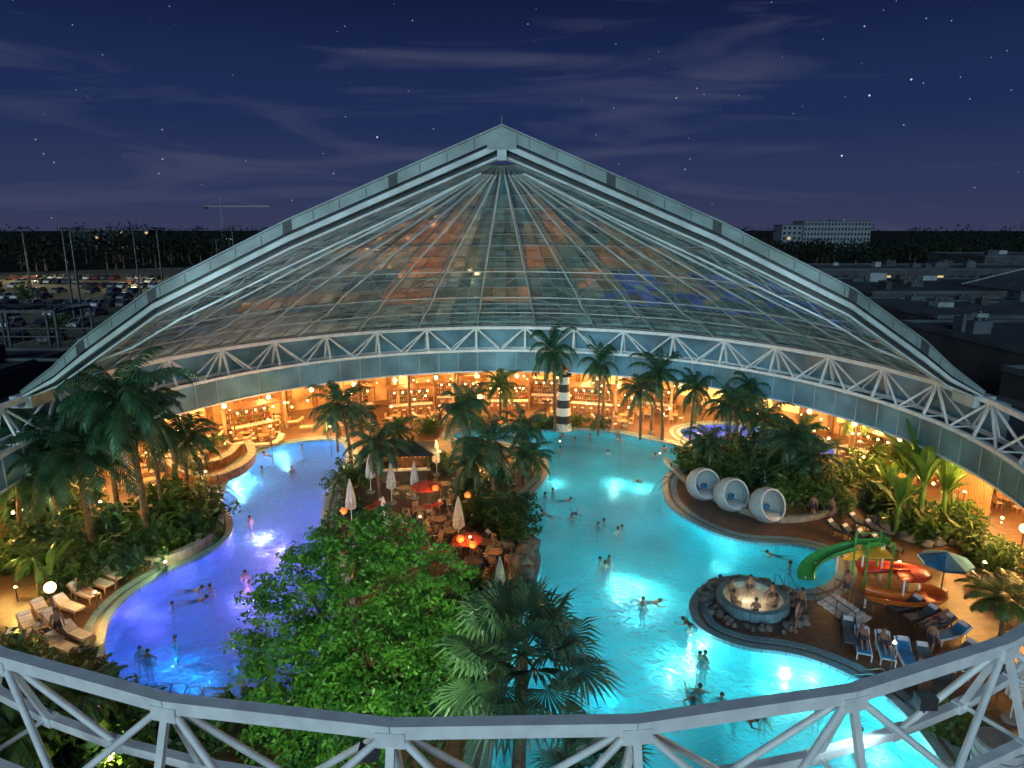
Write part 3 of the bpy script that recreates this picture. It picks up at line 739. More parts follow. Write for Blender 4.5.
for u,v,s in [(170,530,2.2),(195,540,1.8),(150,555,1.8),(210,520,1.6),(130,575,1.4),(185,510,2),(20,540,2.2),(15,570,1.8),(50,560,2),(95,575,1.6),(75,590,1.2),(110,545,2),(60,520,2.4),(30,510,2.4),(5,520,2.4),
 (345,490,1.5),(352,520,1.3),(365,480,1.5),(335,470,1.3),(480,520,1.4),(505,530,1.5),(520,515,1.3),(515,545,1.2),(470,500,1.5),(500,490,1.5),(525,470,1.2),(440,470,1.3),(410,460,1.2),
 (640,445,1.4),(660,447,1.4),(625,437,1.2),(700,472,1.8),(715,480,1.6),(730,475,2),(750,480,2),(770,485,2),(790,495,2),(810,505,1.9),(832,508,1.6),(720,460,2),(745,465,2.2),(690,465,1.5),(785,475,2.2),(845,490,1.6),(860,480,1.6),(805,490,2.2),
 (870,505,1.4),(890,515,1.6),(905,530,1.5),(930,540,1.5),(950,525,1.6),(965,540,1.3),(985,560,1.2),(1005,575,1.4),(60,700,1.5),(30,715,1.6),(90,730,1.5),(120,745,1.5),(150,760,1.4),(60,760,1.6),(20,670,1.4),(10,760,1.8),(90,690,1.2),
 (400,640,1.4),(440,620,1.3),(470,600,1.3),(490,640,1.3),(470,690,1.6),(500,600,1.2),(330,760,2),(250,740,1.6),(420,740,1.8),(380,700,1.5),(200,745,1.3),(960,740,1.2),(925,790,1.5),(555,428,1.2),(540,429,1.1),
 (470,427,1.2),(430,432,1.3),(600,428,1.1),(575,425,1.0),(880,470,1.8),(905,470,1.6),(210,450,1.2)]:
    shrub(u,v,s)
def m_banana(seed):
    R.seed(seed); mb=MB(); mb.tube([Vector((0,0,0)),Vector((0.05,0,1.2)),Vector((0,0,2.4))],[0.2,0.15,0.1],'banana',9)
    for i in range(9):
        az=i*2.4; el=math.radians(R.uniform(68,89)-i*2.5); p=Vector((0,0,2.0+R.random()*.4)); L=R.uniform(2.4,3.4); pts=[];e=el
        for j in range(9):
            pts.append(p.copy()); p=p+Vector((math.cos(az)*math.cos(e),math.sin(az)*math.cos(e),math.sin(e)))*L/8; e-=0.03+0.02*j
        side=Vector((-math.sin(az),math.cos(az),0))
        mb.tube(pts[::4],[0.045,0.03,0.01],'banana',5)
        for j in range(1,8):
            w0=0.30*max(0.02,math.sin(math.pi*(j-0.9)/7.3))**.6; w1=0.30*max(0.02,math.sin(math.pi*min(1,(j+0.1)/7.3)))**.6
            if j==7: w1=0.02
            up=Vector((0,0,0.12))
            for s in(-1,1):
                mb.add([pts[j],pts[j+1],pts[j+1]+side*s*w1+up*w1*2,pts[j]+side*s*w0+up*w0*2],[(0,1,2,3)],'banana')
    return mb.mesh('banana_plant')
BN=[m_banana(1),m_banana(2)]
for u,v,s in [(918,530,1.45),(895,535,0.9),(940,530,1.15),(905,515,1.25),(885,512,0.8),(55,600,0.7)]:
    inst(BN[int(u)%2],'banana_plant',P(u,v,DZ),u*0.7,s)
R.seed(9)
def rockline(name,pxs,size,n):
    mb=MB()
    pts=[P(u,v,DZ) for u,v in pxs]
    for a,b in zip(pts,pts[1:]):
        for i in range(n):
            q=a.lerp(b,(i+R.random())/n)+Vector((R.uniform(-.3,.3),R.uniform(-.3,.3),R.uniform(0,size*.6)))
            mb.sphere(q,size*R.uniform(0.6,1.3),'rock',8,6,jit=0.7,seed=R.random()*50,sc=(1,1,0.9))
    mb.obj(name)
rockline('rock_edge',[(510,612),(520,580),(526,555),(517,530),(508,515)],0.6,8)
rockline('rock_edge',[(455,575),(490,560),(512,548)],0.5,7)
rockline('rock_edge',[(870,520),(895,535),(930,545),(965,548)],0.35,6)
def wallline(name,pxs,h,w,k,n=6):
    mb=MB(); pts=[P(u,v,DZ) for u,v in pxs]; sm=[]
    for i in range(len(pts)-1):
        p0=pts[max(i-1,0)];p1=pts[i];p2=pts[i+1];p3=pts[min(i+2,len(pts)-1)]
        for j in range(n):
            t=j/n; sm.append(0.5*((2*p1)+(p2-p0)*t+(2*p0-5*p1+4*p2-p3)*t*t+(-p0+3*p1-3*p2+p3)*t**3))
    sm.append(pts[-1])
    for a,b in zip(sm,sm[1:]):
        z=Vector((0,0,h/2)); mb.beam(a+z,b+z,w,h,k); z=Vector((0,0,h+0.04)); mb.beam(a+z,b+z,w+0.1,0.07,'planter')
    mb.obj(name)
wallline('planter_wall',[(120,555),(150,568),(185,558),(212,540),(222,522),(208,505)],0.6,0.3,'planter')
wallline('curved_bench',[(165,468),(200,484),(232,478),(252,462),(248,448)],0.7,0.6,'wood')
wallline('curved_bench',[(150,455),(195,470),(225,464),(238,452)],0.7,0.6,'wood')
wallline('planter_wall',[(665,462),(690,486),(730,508),(780,522),(830,515),(852,498)],0.35,0.3,'planter')
for u,v,r in [(703,498,0.35),(731,509,0.4),(767,520,0.45)]:
    inst(T_egg,'egg_daybed',P(u,v,DZ),r,0.98)
for u,v,s in [(352,525,1.15),(371,492,1.1),(392,503,1.1),(459,545,1.15),(437,475,1.05),(500,600,0.9),(415,498,1.0),(385,540,1.05),(1010,720,1.0)]:
    inst(T_pc,'closed_parasol',P(u,v,DZ),u,s)
inst(T_pb,'blue_parasol',P(941,590,DZ),0.2,0.85)
inst(T_pr,'red_parasol',P(427,505,DZ),0.4,0.7); inst(T_pr,'red_parasol',P(468,558,DZ),0.9,0.6)
T=MB(); T.cyl((0,0,0),(0,0,1.9),0.03,0.03,'steel',6); T.sphere((0,0,1.7),0.24,'lampr',14,9,sc=(1,1,0.9)); T.cyl((0,0,1.95),(0,0,2.02),0.1,0.1,'steel',8); T=T.mesh('red_lantern')
for u,v in [(461,565),(473,571),(345,535),(436,510),(468,518),(500,438)]: 
    p=P(u,v,DZ); inst(T,'red_lantern',p); plight('lantern_lamp',p+Vector((0.0,-0.5,1.7)),(1,0.28,0.08),45,0.0)
def m_hut():
    mb=MB()
    for x in(-1.5,1.5):
        for y in(-1.2,1.2): mb.beam((x,y,0),(x,y,2.4),0.12,0.12,'wood')
    mb.add([(-2,-1.7,2.3),(2,-1.7,2.3),(2,1.7,2.3),(-2,1.7,2.3),(-.6,0,3.0),(.6,0,3.0)],[(0,1,5,4),(1,2,5),(2,3,4,5),(3,0,4)],'roofing2')
    mb.box((0,-1.2,0.5),(3,0.4,1.0),'wood'); mb.box((0,-1.2,1.03),(3.2,0.6,0.06),'stripew'); mb.box((0,1.2,1.2),(2.8,0.2,2.3),'wood')
    for i in range(10): mb.cyl((-1.3+i*.28,1.05,1.2),(-1.3+i*.28,1.05,1.55),.05,.04,'bottle',6)
    for x in(-1,0,1): mb.sphere((x,-0.9,2.1),0.09,'lampw',8,5)
    return mb.mesh('poolside_hut')
p=P(405,476,DZ); inst(m_hut(),'poolside_hut',p,0.1,(1.3,1.1,1.0)); plight('hut_lamp',p+Vector((0,-0.3,2.0)),warm,140,0.0)
for u,v in [(398,525),(440,528),(418,518),(485,552),(450,540),(495,562),(405,496),(445,492),(425,540),(432,560),(470,585),(455,505)]:
    inst(T_table,'table_set',P(u,v,DZ),u*1.3,0.95)
for (u,v,r,t) in [(85,598,2.7,0),(100,588,2.7,0),(112,580,2.7,0),(45,618,2.5,0),(58,628,2.6,0),(50,642,2.6,0),(62,652,2.7,0),(30,632,2.4,0),(70,612,2.7,0),(128,570,2.7,0),(20,650,2.5,0),(78,640,2.7,0),
  (862,650,1.2,2),(884,655,1.25,2),(905,662,1.3,2),(848,640,1.2,1),(925,668,1.3,1),(920,622,0.3,1),(935,630,0.3,1),(950,640,0.3,2),(905,612,0.3,1),(1000,600,2.9,1),(1012,590,2.9,1),(985,585,2.9,1),(1015,560,2.9,0),(1000,550,2.9,0),
  (840,535,2.2,1),(855,540,2.2,1),(870,545,2.2,1),(885,550,2.2,1),(862,528,2.2,1),(878,535,2.2,1),
  (400,552,.4,1),(385,560,.5,1),(415,556,.4,3),(445,555,.5,3),(365,548,.5,0),(372,512,.6,3),(360,540,.6,1),(430,512,.3,3),(478,545,.5,1),(960,660,.4,1),(975,672,.4,2),(940,690,.9,1),(255,432,0.3,0),(275,428,0.3,0),(295,425,.3,0),(245,442,.3,0),(265,438,.3,0),(310,430,.3,0),(230,430,0.4,0),(215,440,0.5,0),(30,700,1,0),(1000,690,.5,1)]:
    inst([T_l1,T_l2,T_l3,T_l4][t],'sun_lounger',P(u,v,DZ),r,1.0)
for u,v in [(57,630),(480,418),(1018,565),(20,470)]:
    p=P(u,v,DZ); inst(T_globe,'globe_lamp',p,0,0.95); plight('globe_lamp_light',p+Vector((0,0,2.95)),(1,0.6,0.25),260,0.0)
for u,v,z,pw,c in [(165,560,1.0,200,(1,.8,.25)),(15,585,1.0,240,(1,.8,.15)),(95,590,1.2,150,warm),(205,470,2.5,520,warm),(150,440,3,600,warm),(270,425,3.5,600,warm),(330,425,3,300,warm),(900,560,1.2,120,(1,.75,.25)),(965,490,3.0,400,warm),(985,560,2.2,180,warm),(860,440,3.2,420,warm),(905,480,2.0,140,warm),(40,735,1.0,200,(1,.8,.15)),(110,755,1,140,(1,.8,.2)),(770,500,.6,50,(.7,1,.4)),(720,465,.6,60,(.6,1,.4)),(500,500,.8,60,(.7,1,.4)),(470,535,2.2,140,warm),(420,515,2.2,140,warm),(360,520,2.0,100,warm),(660,452,.5,50,(.6,1,.5)),(895,640,2.2,80,(0.6,.85,1)),(350,470,.7,60,(.7,1,.4)),(560,440,1,80,warm),(978,745,2.4,160,(1,.8,.6)),(440,450,2.5,200,warm),(100,500,3.5,160,(0.6,1,.6))]:
    p=P(u,v,DZ+z)
    q=Vector((p.x,p.y,DZ))
    m_=MB(); m_.cyl((0,0,0),(0,0,z-0.2),0.03,0.03,'steel',6); m_.cyl((0,0,z-0.25),(0,0,z-0.15),0.1,0.14,'steel',8); m_.sphere((0,0,z-0.12),0.07,'lampw',8,5); m_.obj('garden_lamp',loc=q)
    plight('garden_lamp_light',q+Vector((0,0,z+0.1)),c,pw,0.0)
def spot(name,loc,tgt,col,pw,ang):
    l=bpy.data.lights.new(name,'SPOT'); l.color=col; l.energy=pw; l.spot_size=math.radians(ang); l.spot_blend=0.7; l.shadow_soft_size=0.3
    o=bpy.data.objects.new(name,l); scene.collection.objects.link(o); o.location=loc
    o.rotation_euler=(Vector(tgt)-Vector(loc)).to_track_quat('-Z','Y').to_euler()
    mb=MB(); mb.box((0,0,0),(0.4,0.3,0.3),'steel'); mb.cyl((0,0,-0.3),(0,0,-0.1),0.03,0.03,'steel'); h=mb.obj(name.replace('_light','')); h.location=Vector(loc)+ (Vector(loc)-Vector(tgt)).normalized()*0.45  # made-up housing to go with each added spot
spot('added_flood_light',(-3,12.4,9.4),(-5.5,25,5),(0.80,1,0.5),5600,75)  # spot added to brighten the broadleaf tree, no fixture visible
spot('added_flood_light',(9,13.6,9.4),(3,19,4),(0.6,0.9,1),900,80)  # spot added to brighten the fan palms, no fixture visible
spot('added_flood_light',(-22,22,9.4),(-22,42,6),(0.5,0.95,0.75),2200,80)  # spot added to brighten the left palms, no fixture visible
spot('dome_fill_light',tuple(ring(-118,28.2,10.6)),(6,54,18.5),(0.72,0.97,1.0),8000,62)  # pair of fill spots added to brighten the dome underside
spot('dome_fill_light',tuple(ring(118,28.2,10.6)),(-6,54,18.5),(0.72,0.97,1.0),5000,62)  # weaker second fill spot, likewise added for the dome

# ---------------------------------------------------------------- kids slide
p=P(862,590,DZ); e=empty('childrens_water_slide',p)
def chute(path,rad,k,name):
    mb=MB(); n=9
    vs=[];fs=[]
    for i,q in enumerate(path):
        d=(path[min(i+1,len(path)-1)]-path[max(i-1,0)]).normalized(); x=d.cross(Vector((0,0,1))).normalized(); y=x.cross(d)
        for rr in(rad,rad+0.07):
            for j in range(n):
                t=math.pi+math.pi*j/(n-1); vs.append(q+x*math.cos(t)*rr+y*math.sin(t)*rr*0.8)
    for i in range(len(path)-1):
        b=i*2*n;c=(i+1)*2*n
        for o in(0,n):
            for j in range(n-1): fs.append((b+o+j,b+o+j+1,c+o+j+1,c+o+j))
        for j in(0,n-1): fs.append((b+j,b+n+j,c+n+j,c+j))
    mb.add(vs,fs,k,True)
    for q in path[::3]: mb.cyl((q.x,q.y,0),(q.x,q.y,max(0.1,q.z-rad*.7)),0.06,0.06,'white',6)
    mb.obj(name,e)
chute([Vector((-1.4+2.2*math.cos(t)*1.0+0.8,0.8+1.3*math.sin(t),2.6-1.0*(t-0.2)/1.0*0.8)) for t in [0.2+i*0.22 for i in range(14)]],0.42,'green','green_chute')
chute([Vector((0.4+2.4*math.cos(t),-0.2+1.6*math.sin(t),1.9-0.55*(t+1.2)*0.8)) for t in [-1.2+i*0.25 for i in range(12)]],0.5,'red','red_chute')
chute([Vector((1.0+2.4*math.cos(t),-1.0+1.2*math.sin(t),1.0-0.2*(t+2.4))) for t in [-2.4+i*0.25 for i in range(13)]],0.5,'orange','orange_chute')
mb=MB(); mb.box((0.9,0.9,1.9),(1.5,1.5,0.12),'yellow')
for x in(.2,1.6):
    for y in(.2,1.6): mb.cyl((x,y,0),(x,y,2.8),0.06,0.06,'green',8)
for z in(2.3,2.7): mb.beam((.2,1.6,z),(1.6,1.6,z),.05,.05,'green'); mb.beam((1.6,.2,z),(1.6,1.6,z),.05,.05,'green')
for i in range(7): mb.box((0.9,2.0+i*.22,1.7-i*.25),(0.9,.22,.06),'yellow')
mb.obj('platform',e)
p=P(828,608,DZ); mb=MB()
for i in range(6): mb.box((0,-i*0.35,0.5-i*0.08),(1.6,0.34,0.1),'towel')
for x in(-.85,.85):
    mb.tube([Vector((x,0.3,0.5)),Vector((x,0.2,1.4)),Vector((x,-1.9,0.95)),Vector((x,-2.0,0.1))],[.03]*4,'chrome',8); mb.cyl((x,-.9,0.2),(x,-.9,1.15),.025,.025,'chrome')
    mb.tube([Vector((x,0.25,0.95)),Vector((x,-1.95,0.5))],[.02]*2,'chrome',8)
o=mb.obj('access_ramp',loc=p); o.rotation_euler=(0,0,0.6)
def rail(u,v,rz):
    mb=MB()
    for x in(-.35,.35):
        pts=[Vector((x,0.5,0)),Vector((x,0.5,0.85)),Vector((x,0.2,0.98)),Vector((x,-0.6,0.4)),Vector((x,-1.1,-0.4))]; mb.tube(pts,[.025]*5,'chrome',8)
    o=mb.obj('pool_handrail',loc=P(u,v,DZ)); o.rotation_euler=(0,0,rz)
for q in [(785,592,0.3),(170,700,3.1),(200,704,3.1),(665,490,-1.3),(870,688,-2.6),(228,500,1.6),(330,500,-1.4)]: rail(*q)
mb=MB()
for i in range(28):
    mb.box((0,i*0.42,1.9),(0.14,0.3,3.6),'teak')
mb.box((0.12,5.8,1.0),(0.08,12,0.2),'wood'); mb.box((0.12,5.8,3.0),(0.08,12,0.2),'wood'); mb.box((0,5.8,3.75),(0.3,12.2,0.12),'planter')
o=mb.obj('timber_screen',loc=P(985,525,DZ)); o.rotation_euler=(0,0,-0.25)
mb=MB()
for i in range(9): mb.cyl((0,0,0.2+i*0.34),(0,0,0.48+i*0.34),0.72,0.72,'towel',24); mb.cyl((0,0,0.48+i*0.34),(0,0,0.54+i*0.34),0.6,0.6,'planter',18)
mb.obj('ribbed_column',loc=P(985,822,DZ))

# ---------------------------------------------------------------- people
def figure(name,J,skinc='skin'):
    order=['pelvis','waist','chest','neck','head','ls','le','lw','lh','rs','re','rw','rh','lhip','lk','la','lt','rhip','rk','ra','rt']
    par={'waist':'pelvis','chest':'waist','neck':'chest','head':'neck','ls':'chest','le':'ls','lw':'le','lh':'lw','rs':'chest','re':'rs','rw':'re','rh':'rw','lhip':'pelvis','lk':'lhip','la':'lk','lt':'la','rhip':'pelvis','rk':'rhip','ra':'rk','rt':'ra'}
    rad={'pelvis':.15,'waist':.125,'chest':.15,'neck':.06,'head':.07,'ls':.07,'le':.045,'lw':.03,'lh':.035,'lhip':.095,'lk':.06,'la':.04,'lt':.035}
    for a in('s','e','w','h','hip','k','a','t'): rad['r'+a]=rad['l'+a]
    vs=[Vector(J[k]) for k in order]; es=[(order.index(k),order.index(q)) for k,q in par.items()]
    me=bpy.data.meshes.new('tmp'); me.from_pydata(vs,es,[]); o=bpy.data.objects.new('tmp',me); scene.collection.objects.link(o)
    o.modifiers.new('s','SKIN')
    for i,k in enumerate(order):
        me.skin_vertices[0].data[i].radius=(rad[k],rad[k]*0.85 if k in('chest','waist','pelvis') else rad[k]); me.skin_vertices[0].data[i].use_root=(i==0)
    o.modifiers.new('d','SUBSURF').levels=1
    bpy.context.view_layer.update()
    ev=o.evaluated_get(bpy.context.evaluated_depsgraph_get()); m2=ev.to_mesh()
    V=[v.co.copy() for v in m2.vertices]; Fc=[tuple(p.vertices) for p in m2.polygons]; ev.to_mesh_clear()
    bpy.data.objects.remove(o)
    mb=MB(); pel=Vector(J['pelvis']); wai=Vector(J['waist'])
    skin=[];tr=[]
    for f in Fc:
        c=sum((V[i] for i in f),Vector())/len(f)
        (tr if (c-pel).length<0.27 and (c-wai).length>0.1 else skin).append(f)
    mb.add(V,skin,skinc,True); mb.add(V,tr,'trunks',True)
    h=Vector(J['head']); nk=Vector(J['neck']); up=(h-nk).normalized(); fw=Vector(J['face']); hc=h+up*0.03
    mb.sphere(hc,0.105,skinc,12,9,sc=(0.85,0.95,1.15))
    mb.sphere(hc+up*0.025-fw*0.018,0.113,'hair',12,9,sc=(0.9,0.95,1.05))
    sd=up.cross(fw).normalized()
    mb.cyl(hc+fw*0.09,hc+fw*0.125-up*0.02,0.012,0.02,skinc,5)
    for s in(-1,1):
        mb.sphere(hc+fw*0.093+sd*s*0.035+up*0.01,0.014,'hair',5,4); mb.sphere(hc+sd*s*0.095,0.025,skinc,5,4,sc=(.6,.8,1.3))
    mb.beam(hc+fw*0.098-up*0.05-sd*0.025,hc+fw*0.098-up*0.05+sd*0.025,0.01,0.012,'red')
    for a in('l','r'):
        w=Vector(J[a+'w']);hh=Vector(J[a+'h']); d=(hh-w).normalized(); s=d.cross(Vector((0.2,0.3,1))).normalized()
        for i in range(4):
            b=hh+s*(i-1.5)*0.018; L=[.07,.085,.08,.06][i]; m=b+d*L*0.5; t=b+d*L+up*(-0.012); mb.tube([b,m,t],[.010,.009,.007],skinc,5)
        mb.tube([hh-d*.03+s*.02,hh+s*.06+d*.02,hh+s*.07+d*.05],[.012,.01,.008],skinc,5)
    return mb.mesh(name)
def standing(arm,leg=0.0):
    J=dict(pelvis=(0,0,.92),waist=(0,0,1.12),chest=(0,0,1.35),neck=(0,0,1.5),head=(0,-.01,1.62),face=(0,-1,0))
    for s,a in((1,'l'),(-1,'r')):
        J[a+'s']=(s*.18,0,1.42)
        if arm=='down': J[a+'e']=(s*.25,.02,1.14);J[a+'w']=(s*.27,-.06,.89);J[a+'h']=(s*.27,-.08,.81)
        if arm=='out': J[a+'e']=(s*.42,-.12,1.27);J[a+'w']=(s*.5,-.35,1.25);J[a+'h']=(s*.5,-.43,1.25)
        if arm=='wide': J[a+'e']=(s*.45,.0,1.38);J[a+'w']=(s*.7,-.05,1.42);J[a+'h']=(s*.78,-.07,1.44)
        J[a+'hip']=(s*.1,0,.86);J[a+'k']=(s*.11,-.03-leg*s,.48);J[a+'a']=(s*.12,.02-leg*s*1.2,.07);J[a+'t']=(s*.13,-.12-leg*s*1.2,.03)
    return J
def swimming():
    J=dict(pelvis=(0,.0,-.15),waist=(0,-.2,-.1),chest=(0,-.42,-.04),neck=(0,-.56,.03),head=(0,-.64,.12),face=(0,-1,0))
    for s,a in((1,'l'),(-1,'r')):
        J[a+'s']=(s*.18,-.46,-.02);J[a+'e']=(s*.42,-.62,-.03);J[a+'w']=(s*.35,-.86,-.02);J[a+'h']=(s*.32,-.94,-.02)
        J[a+'hip']=(s*.1,.08,-.17);J[a+'k']=(s*.2,.48,-.2);J[a+'a']=(s*.25,.85,-.16);J[a+'t']=(s*.28,.98,-.12)
    return J
def sitting():
    J=dict(pelvis=(0,0,.55),waist=(0,.03,.74),chest=(0,.04,.96),neck=(0,.02,1.12),head=(0,-.01,1.24),face=(0,-1,0))
    for s,a in((1,'l'),(-1,'r')):
        J[a+'s']=(s*.18,.03,1.04);J[a+'e']=(s*.24,-.05,.78);J[a+'w']=(s*.18,-.28,.68);J[a+'h']=(s*.17,-.36,.66)
        J[a+'hip']=(s*.1,-.05,.53);J[a+'k']=(s*.13,-.45,.5);J[a+'a']=(s*.13,-.48,.08);J[a+'t']=(s*.14,-.6,.03)
    return J
def reclining():
    J=dict(pelvis=(0,0,.55),waist=(0,.18,.62),chest=(0,.38,.74),neck=(0,.5,.85),head=(0,.56,.95),face=(0,-.8,.6))
    for s,a in((1,'l'),(-1,'r')):
        J[a+'s']=(s*.18,.42,.8);J[a+'e']=(s*.27,.2,.62);J[a+'w']=(s*.22,-.03,.62);J[a+'h']=(s*.18,-.1,.64)
        J[a+'hip']=(s*.1,-.06,.54);J[a+'k']=(s*.12,-.45,.66);J[a+'a']=(s*.12,-.82,.5);J[a+'t']=(s*.12,-.86,.6)
    return J
PF=[figure('bather',standing('down')),figure('bather',standing('out')),figure('bather',standing('wide')),figure('bather',swimming()),figure('bather',sitting()),figure('bather',reclining()),figure('bather',standing('down',.14))]
R.seed(77)
PP=[(545,495),(553,492),(562,500),(549,515),(575,512),(572,518),(598,525),(604,522),(618,530),(622,528),(609,560),(605,565),(643,603),(648,601),(700,655),(705,657),(692,692),(700,690),(693,700),(722,697),(735,708),(745,706),(762,712),(741,715),(764,708),(608,452),(575,440),(620,440),(665,450),(618,436),(695,625),(690,628),(560,450),(655,455),(590,437),(600,560),(640,480),(860,735),(818,705),(727,582),(720,580),(712,583),(790,566),(778,555),(560,437),
 (190,590),(210,588),(194,600),(172,605),(140,650),(148,655),(245,575),(292,470),(262,470),(270,455),(250,520),(302,447),(175,640)]
for u,v in PP:
    p=P(u,v,0)
    if not inpool(p): continue
    i=R.choice([0,1,1,0,3,3])
    if i==3: inst(PF[3],'swimmer',p,R.uniform(0,6.28))
    else: inst(PF[i],'swimmer',(p.x,p.y,-pd),R.uniform(0,6.28),R.uniform(.97,1.06))
for i in range(6):
    t=i*1.05+.3; q=Vector((math.cos(t)*1.25,math.sin(t)*1.25,0)); inst(PF[4],'bather',wc+q+Vector((0,0,-.1)),t-math.pi/2,0.95)
for u,v,i,r in [(795,632,0,1),(800,618,6,2),(845,600,6,0),(917,690,0,1.2),(930,655,6,2),(812,518,6,2.4),(700,470,6,1),(600,432,0,1),(610,430,6,2),(230,440,6,1),(275,430,0,2),(60,640,6,.7),(580,425,0,0),(520,425,6,1),(545,424,0,2),(640,428,6,2),(470,425,6,1),(440,426,0,1),(830,520,6,2),(175,485,6,1)]:
    p=P(u,v,DZ)
    if not inpool(p): inst(PF[i],'bather',p,r)
for u,v in [(398,525),(440,528),(485,552),(450,540),(425,540)]:
    c=P(u,v,DZ); rz=u*1.3
    for k in(0,2):
        t=rz+k*math.pi/2+0.4; q=c+Vector((math.cos(t)*.81,math.sin(t)*.81,-.08)); inst(PF[4],'bather',q,t-math.pi/2,0.97)
for u,v,r in [(862,650,1.2),(884,655,1.25),(50,642,2.6),(935,630,.3),(85,598,2.7),(1000,600,2.9)]:
    p=P(u,v,DZ); inst(PF[5],'bather',p,r-math.pi/2)

# ---------------------------------------------------------------- outside
mb=MB(); n=90
def ang(r,z): return [ring(i*4,r,z) for i in range(n)]
Qn=[(i,(i+1)%n,n+(i+1)%n,n+i) for i in range(n)]
G=4.0
mb.add(ang(41.5,G)+ang(280,G),Qn,'asphalt'); mb.add(ang(280,G)+ang(4000,G),Qn,'field')
mb.add(ang(41.5,G)+ang(41.5,-2),Qn,'facade')
mb.obj('ground')
mb=MB()
cars=[m_car('car%d'%i) for i in range(5)]
R.seed(3)
for row in range(10):
    y=82+row*15
    for c in range(42):
        x=-44-row*3-c*2.7
        mb.box((x+1.35,y,G+0.006),(0.12,4.8,0.004),'stripew')
        if R.random()<0.5: inst(cars[R.choice([0,0,0,1,1,2,2,3,4])],'parked_car',(x+R.uniform(-.15,.15),y+R.uniform(-.3,.3),G),math.pi/2+R.choice([0,math.pi])+R.uniform(-.04,.04),1.0)
    mb.box((-95,y+2.6,G+0.006),(105,0.12,0.004),'stripew')
mb.obj('parking_bay_markings')
mb=MB(); mb.cyl((0,0,0),(0,0,11),0.15,0.09,'steel',8); mb.cyl((0,0,0),(0,0,0.5),0.25,0.2,'planter',8); mb.beam((-.9,0,11),(.9,0,11),.08,.08,'steel')
for x in(-.8,.8): mb.box((x,0,10.95),(.8,.45,.16),'steel')
LP=mb.mesh('street_lamp')
LPS=[(-80,95),(-72,112),(-66,130),(-92,122),(-105,150),(-84,155),(-70,165),(-120,130),(-60,150),(-98,105),(-112,115),(-130,170),(-60,95),(-75,185),(-66,78),(-88,84),(-74,88)]
for x,y in LPS:
    inst(LP,'street_lamp',(x,y,G),R.random()*3,1.45 if y<165 else 1.2)
for x,y in [(-80,95),(-98,105),(-66,130),(-92,122),(-84,155),(-120,130),(-70,165),(-105,150),(-130,170),(-75,185),(-60,95),(-110,200),(-150,215),(-150,150)]:
    plight('car_park_fill',(x,y,G+8),(1,.80,.42),9000,0.0)  # bare lights added to brighten the lot; post heads are unlit
# dark steel entrance frame beside the car park
mb=MB()
for x in(-62,-57,-52,-47):
    for y in(70,76): mb.beam((x,y,G),(x,y,G+7.5),.22,.22,'steel')
    mb.beam((x,70,G+7.5),(x,76,G+7.5),.2,.25,'steel')
for y in(70,76): mb.beam((-62,y,G+7.6),(-47,y,G+7.6),.2,.3,'steel'); mb.beam((-62,y,G+5),(-47,y,G+5),.12,.12,'steel')
for x in range(-62,-47): mb.beam((x,69.8,G+7.85),(x,76.2,G+7.85),.08,.1,'steel')
mb.obj('steel_pergola')
mb=MB()
for i in range(45):
    x=-44-i*2.2; mb.cyl((x,79+i*0.02,G),(x,79+i*0.02,G+4.2),.06,.06,'steel',5)
for z in(1,2,3,4.1): mb.beam((-44,79,G+z),(-143,79.9,G+z),.03,.05,'steel')
mb.obj('wire_fence')
def m_tree(seed):
    R.seed(seed); mb=MB(); mb.tube([Vector((0,0,0)),Vector((.1,0,2)),Vector((0,.1,4))],[.18,.14,.06],'bark',7)
    for i in range(40):
        d=Vector((R.gauss(0,1.1),R.gauss(0,1.1),4.2+R.gauss(0,1.1))); cluster(mb,d,.6,22,.22,'shrub')
        if i%5==0: mb.cyl((0,0,2.6),d,.05,.02,'bark',4,False)
    return mb.mesh('deciduous_tree')
TR=[m_tree(1),m_tree(2)]
for i,(x,y) in enumerate([(-60,89.5),(-95,134),(-125,149),(-80,179),(-140,104)]):
    inst(TR[i%2],'deciduous_tree',(x,y,G),i,.8+.1*(i%3))
def block(name,x0,x1,y0,y1,z,roof='roofing',wins=0,parapet=0.5,wall='facade',storeys=0,units=0,lit=.06):
    e=empty(name); cx,cy=(x0+x1)/2,(y0+y1)/2; w,d=x1-x0,y1-y0
    mb=MB(); mb.box((cx,cy,(G+z)/2),(w,d,z-G),wall); mb.obj('walls',e)
    mb=MB(); mb.box((cx,cy,z+0.05),(w-0.6,d-0.6,0.1),roof)
    for yy in(y0,y1): mb.box((cx,yy,z+parapet/2-.1),(w+.2,.3,parapet),'roofing2')
    for xx in(x0,x1): mb.box((xx,cy,z+parapet/2-.1),(.3,d-.32,parapet),'roofing2')
    mb.obj('roof',e)
    if units:
        mb=MB()
        for i in range(units):
            ux,uy=R.uniform(x0+2,x1-2),R.uniform(y0+2,y1-2); s=R.uniform(1,3.5); h=R.uniform(.6,1.8)
            mb.box((ux,uy,z+.1+h/2),(s,R.uniform(1,2.5),h),R.choice(['roofing2','bars','facade','roofing2']))
            mb.cyl((ux,uy,z+.1+h),(ux,uy,z+.4+h),.3,.3,'steel',10)
            if i%2: mb.cyl((ux-s,uy+1,z+.3),(ux+R.uniform(3,8),uy+1,z+.3),.18,.18,'roofing2',8)
        mb.obj('roof_units',e)
    if wins:
        mb=MB(); ns=max(1,storeys)
        for s in range(ns):
            zz=G+(z-G)*(s+.5)/ns
            for i in range(wins):
                mb.box((x0+w*(i+.5)/wins,y0-.03,zz),(w/wins*.55,.1,(z-G)/ns*.5),'winglow' if R.random()<lit else 'windark')
        mb.obj('windows',e)
R.seed(8)
block('flat_roofed_building',48,78,62,84,8.5,units=9)
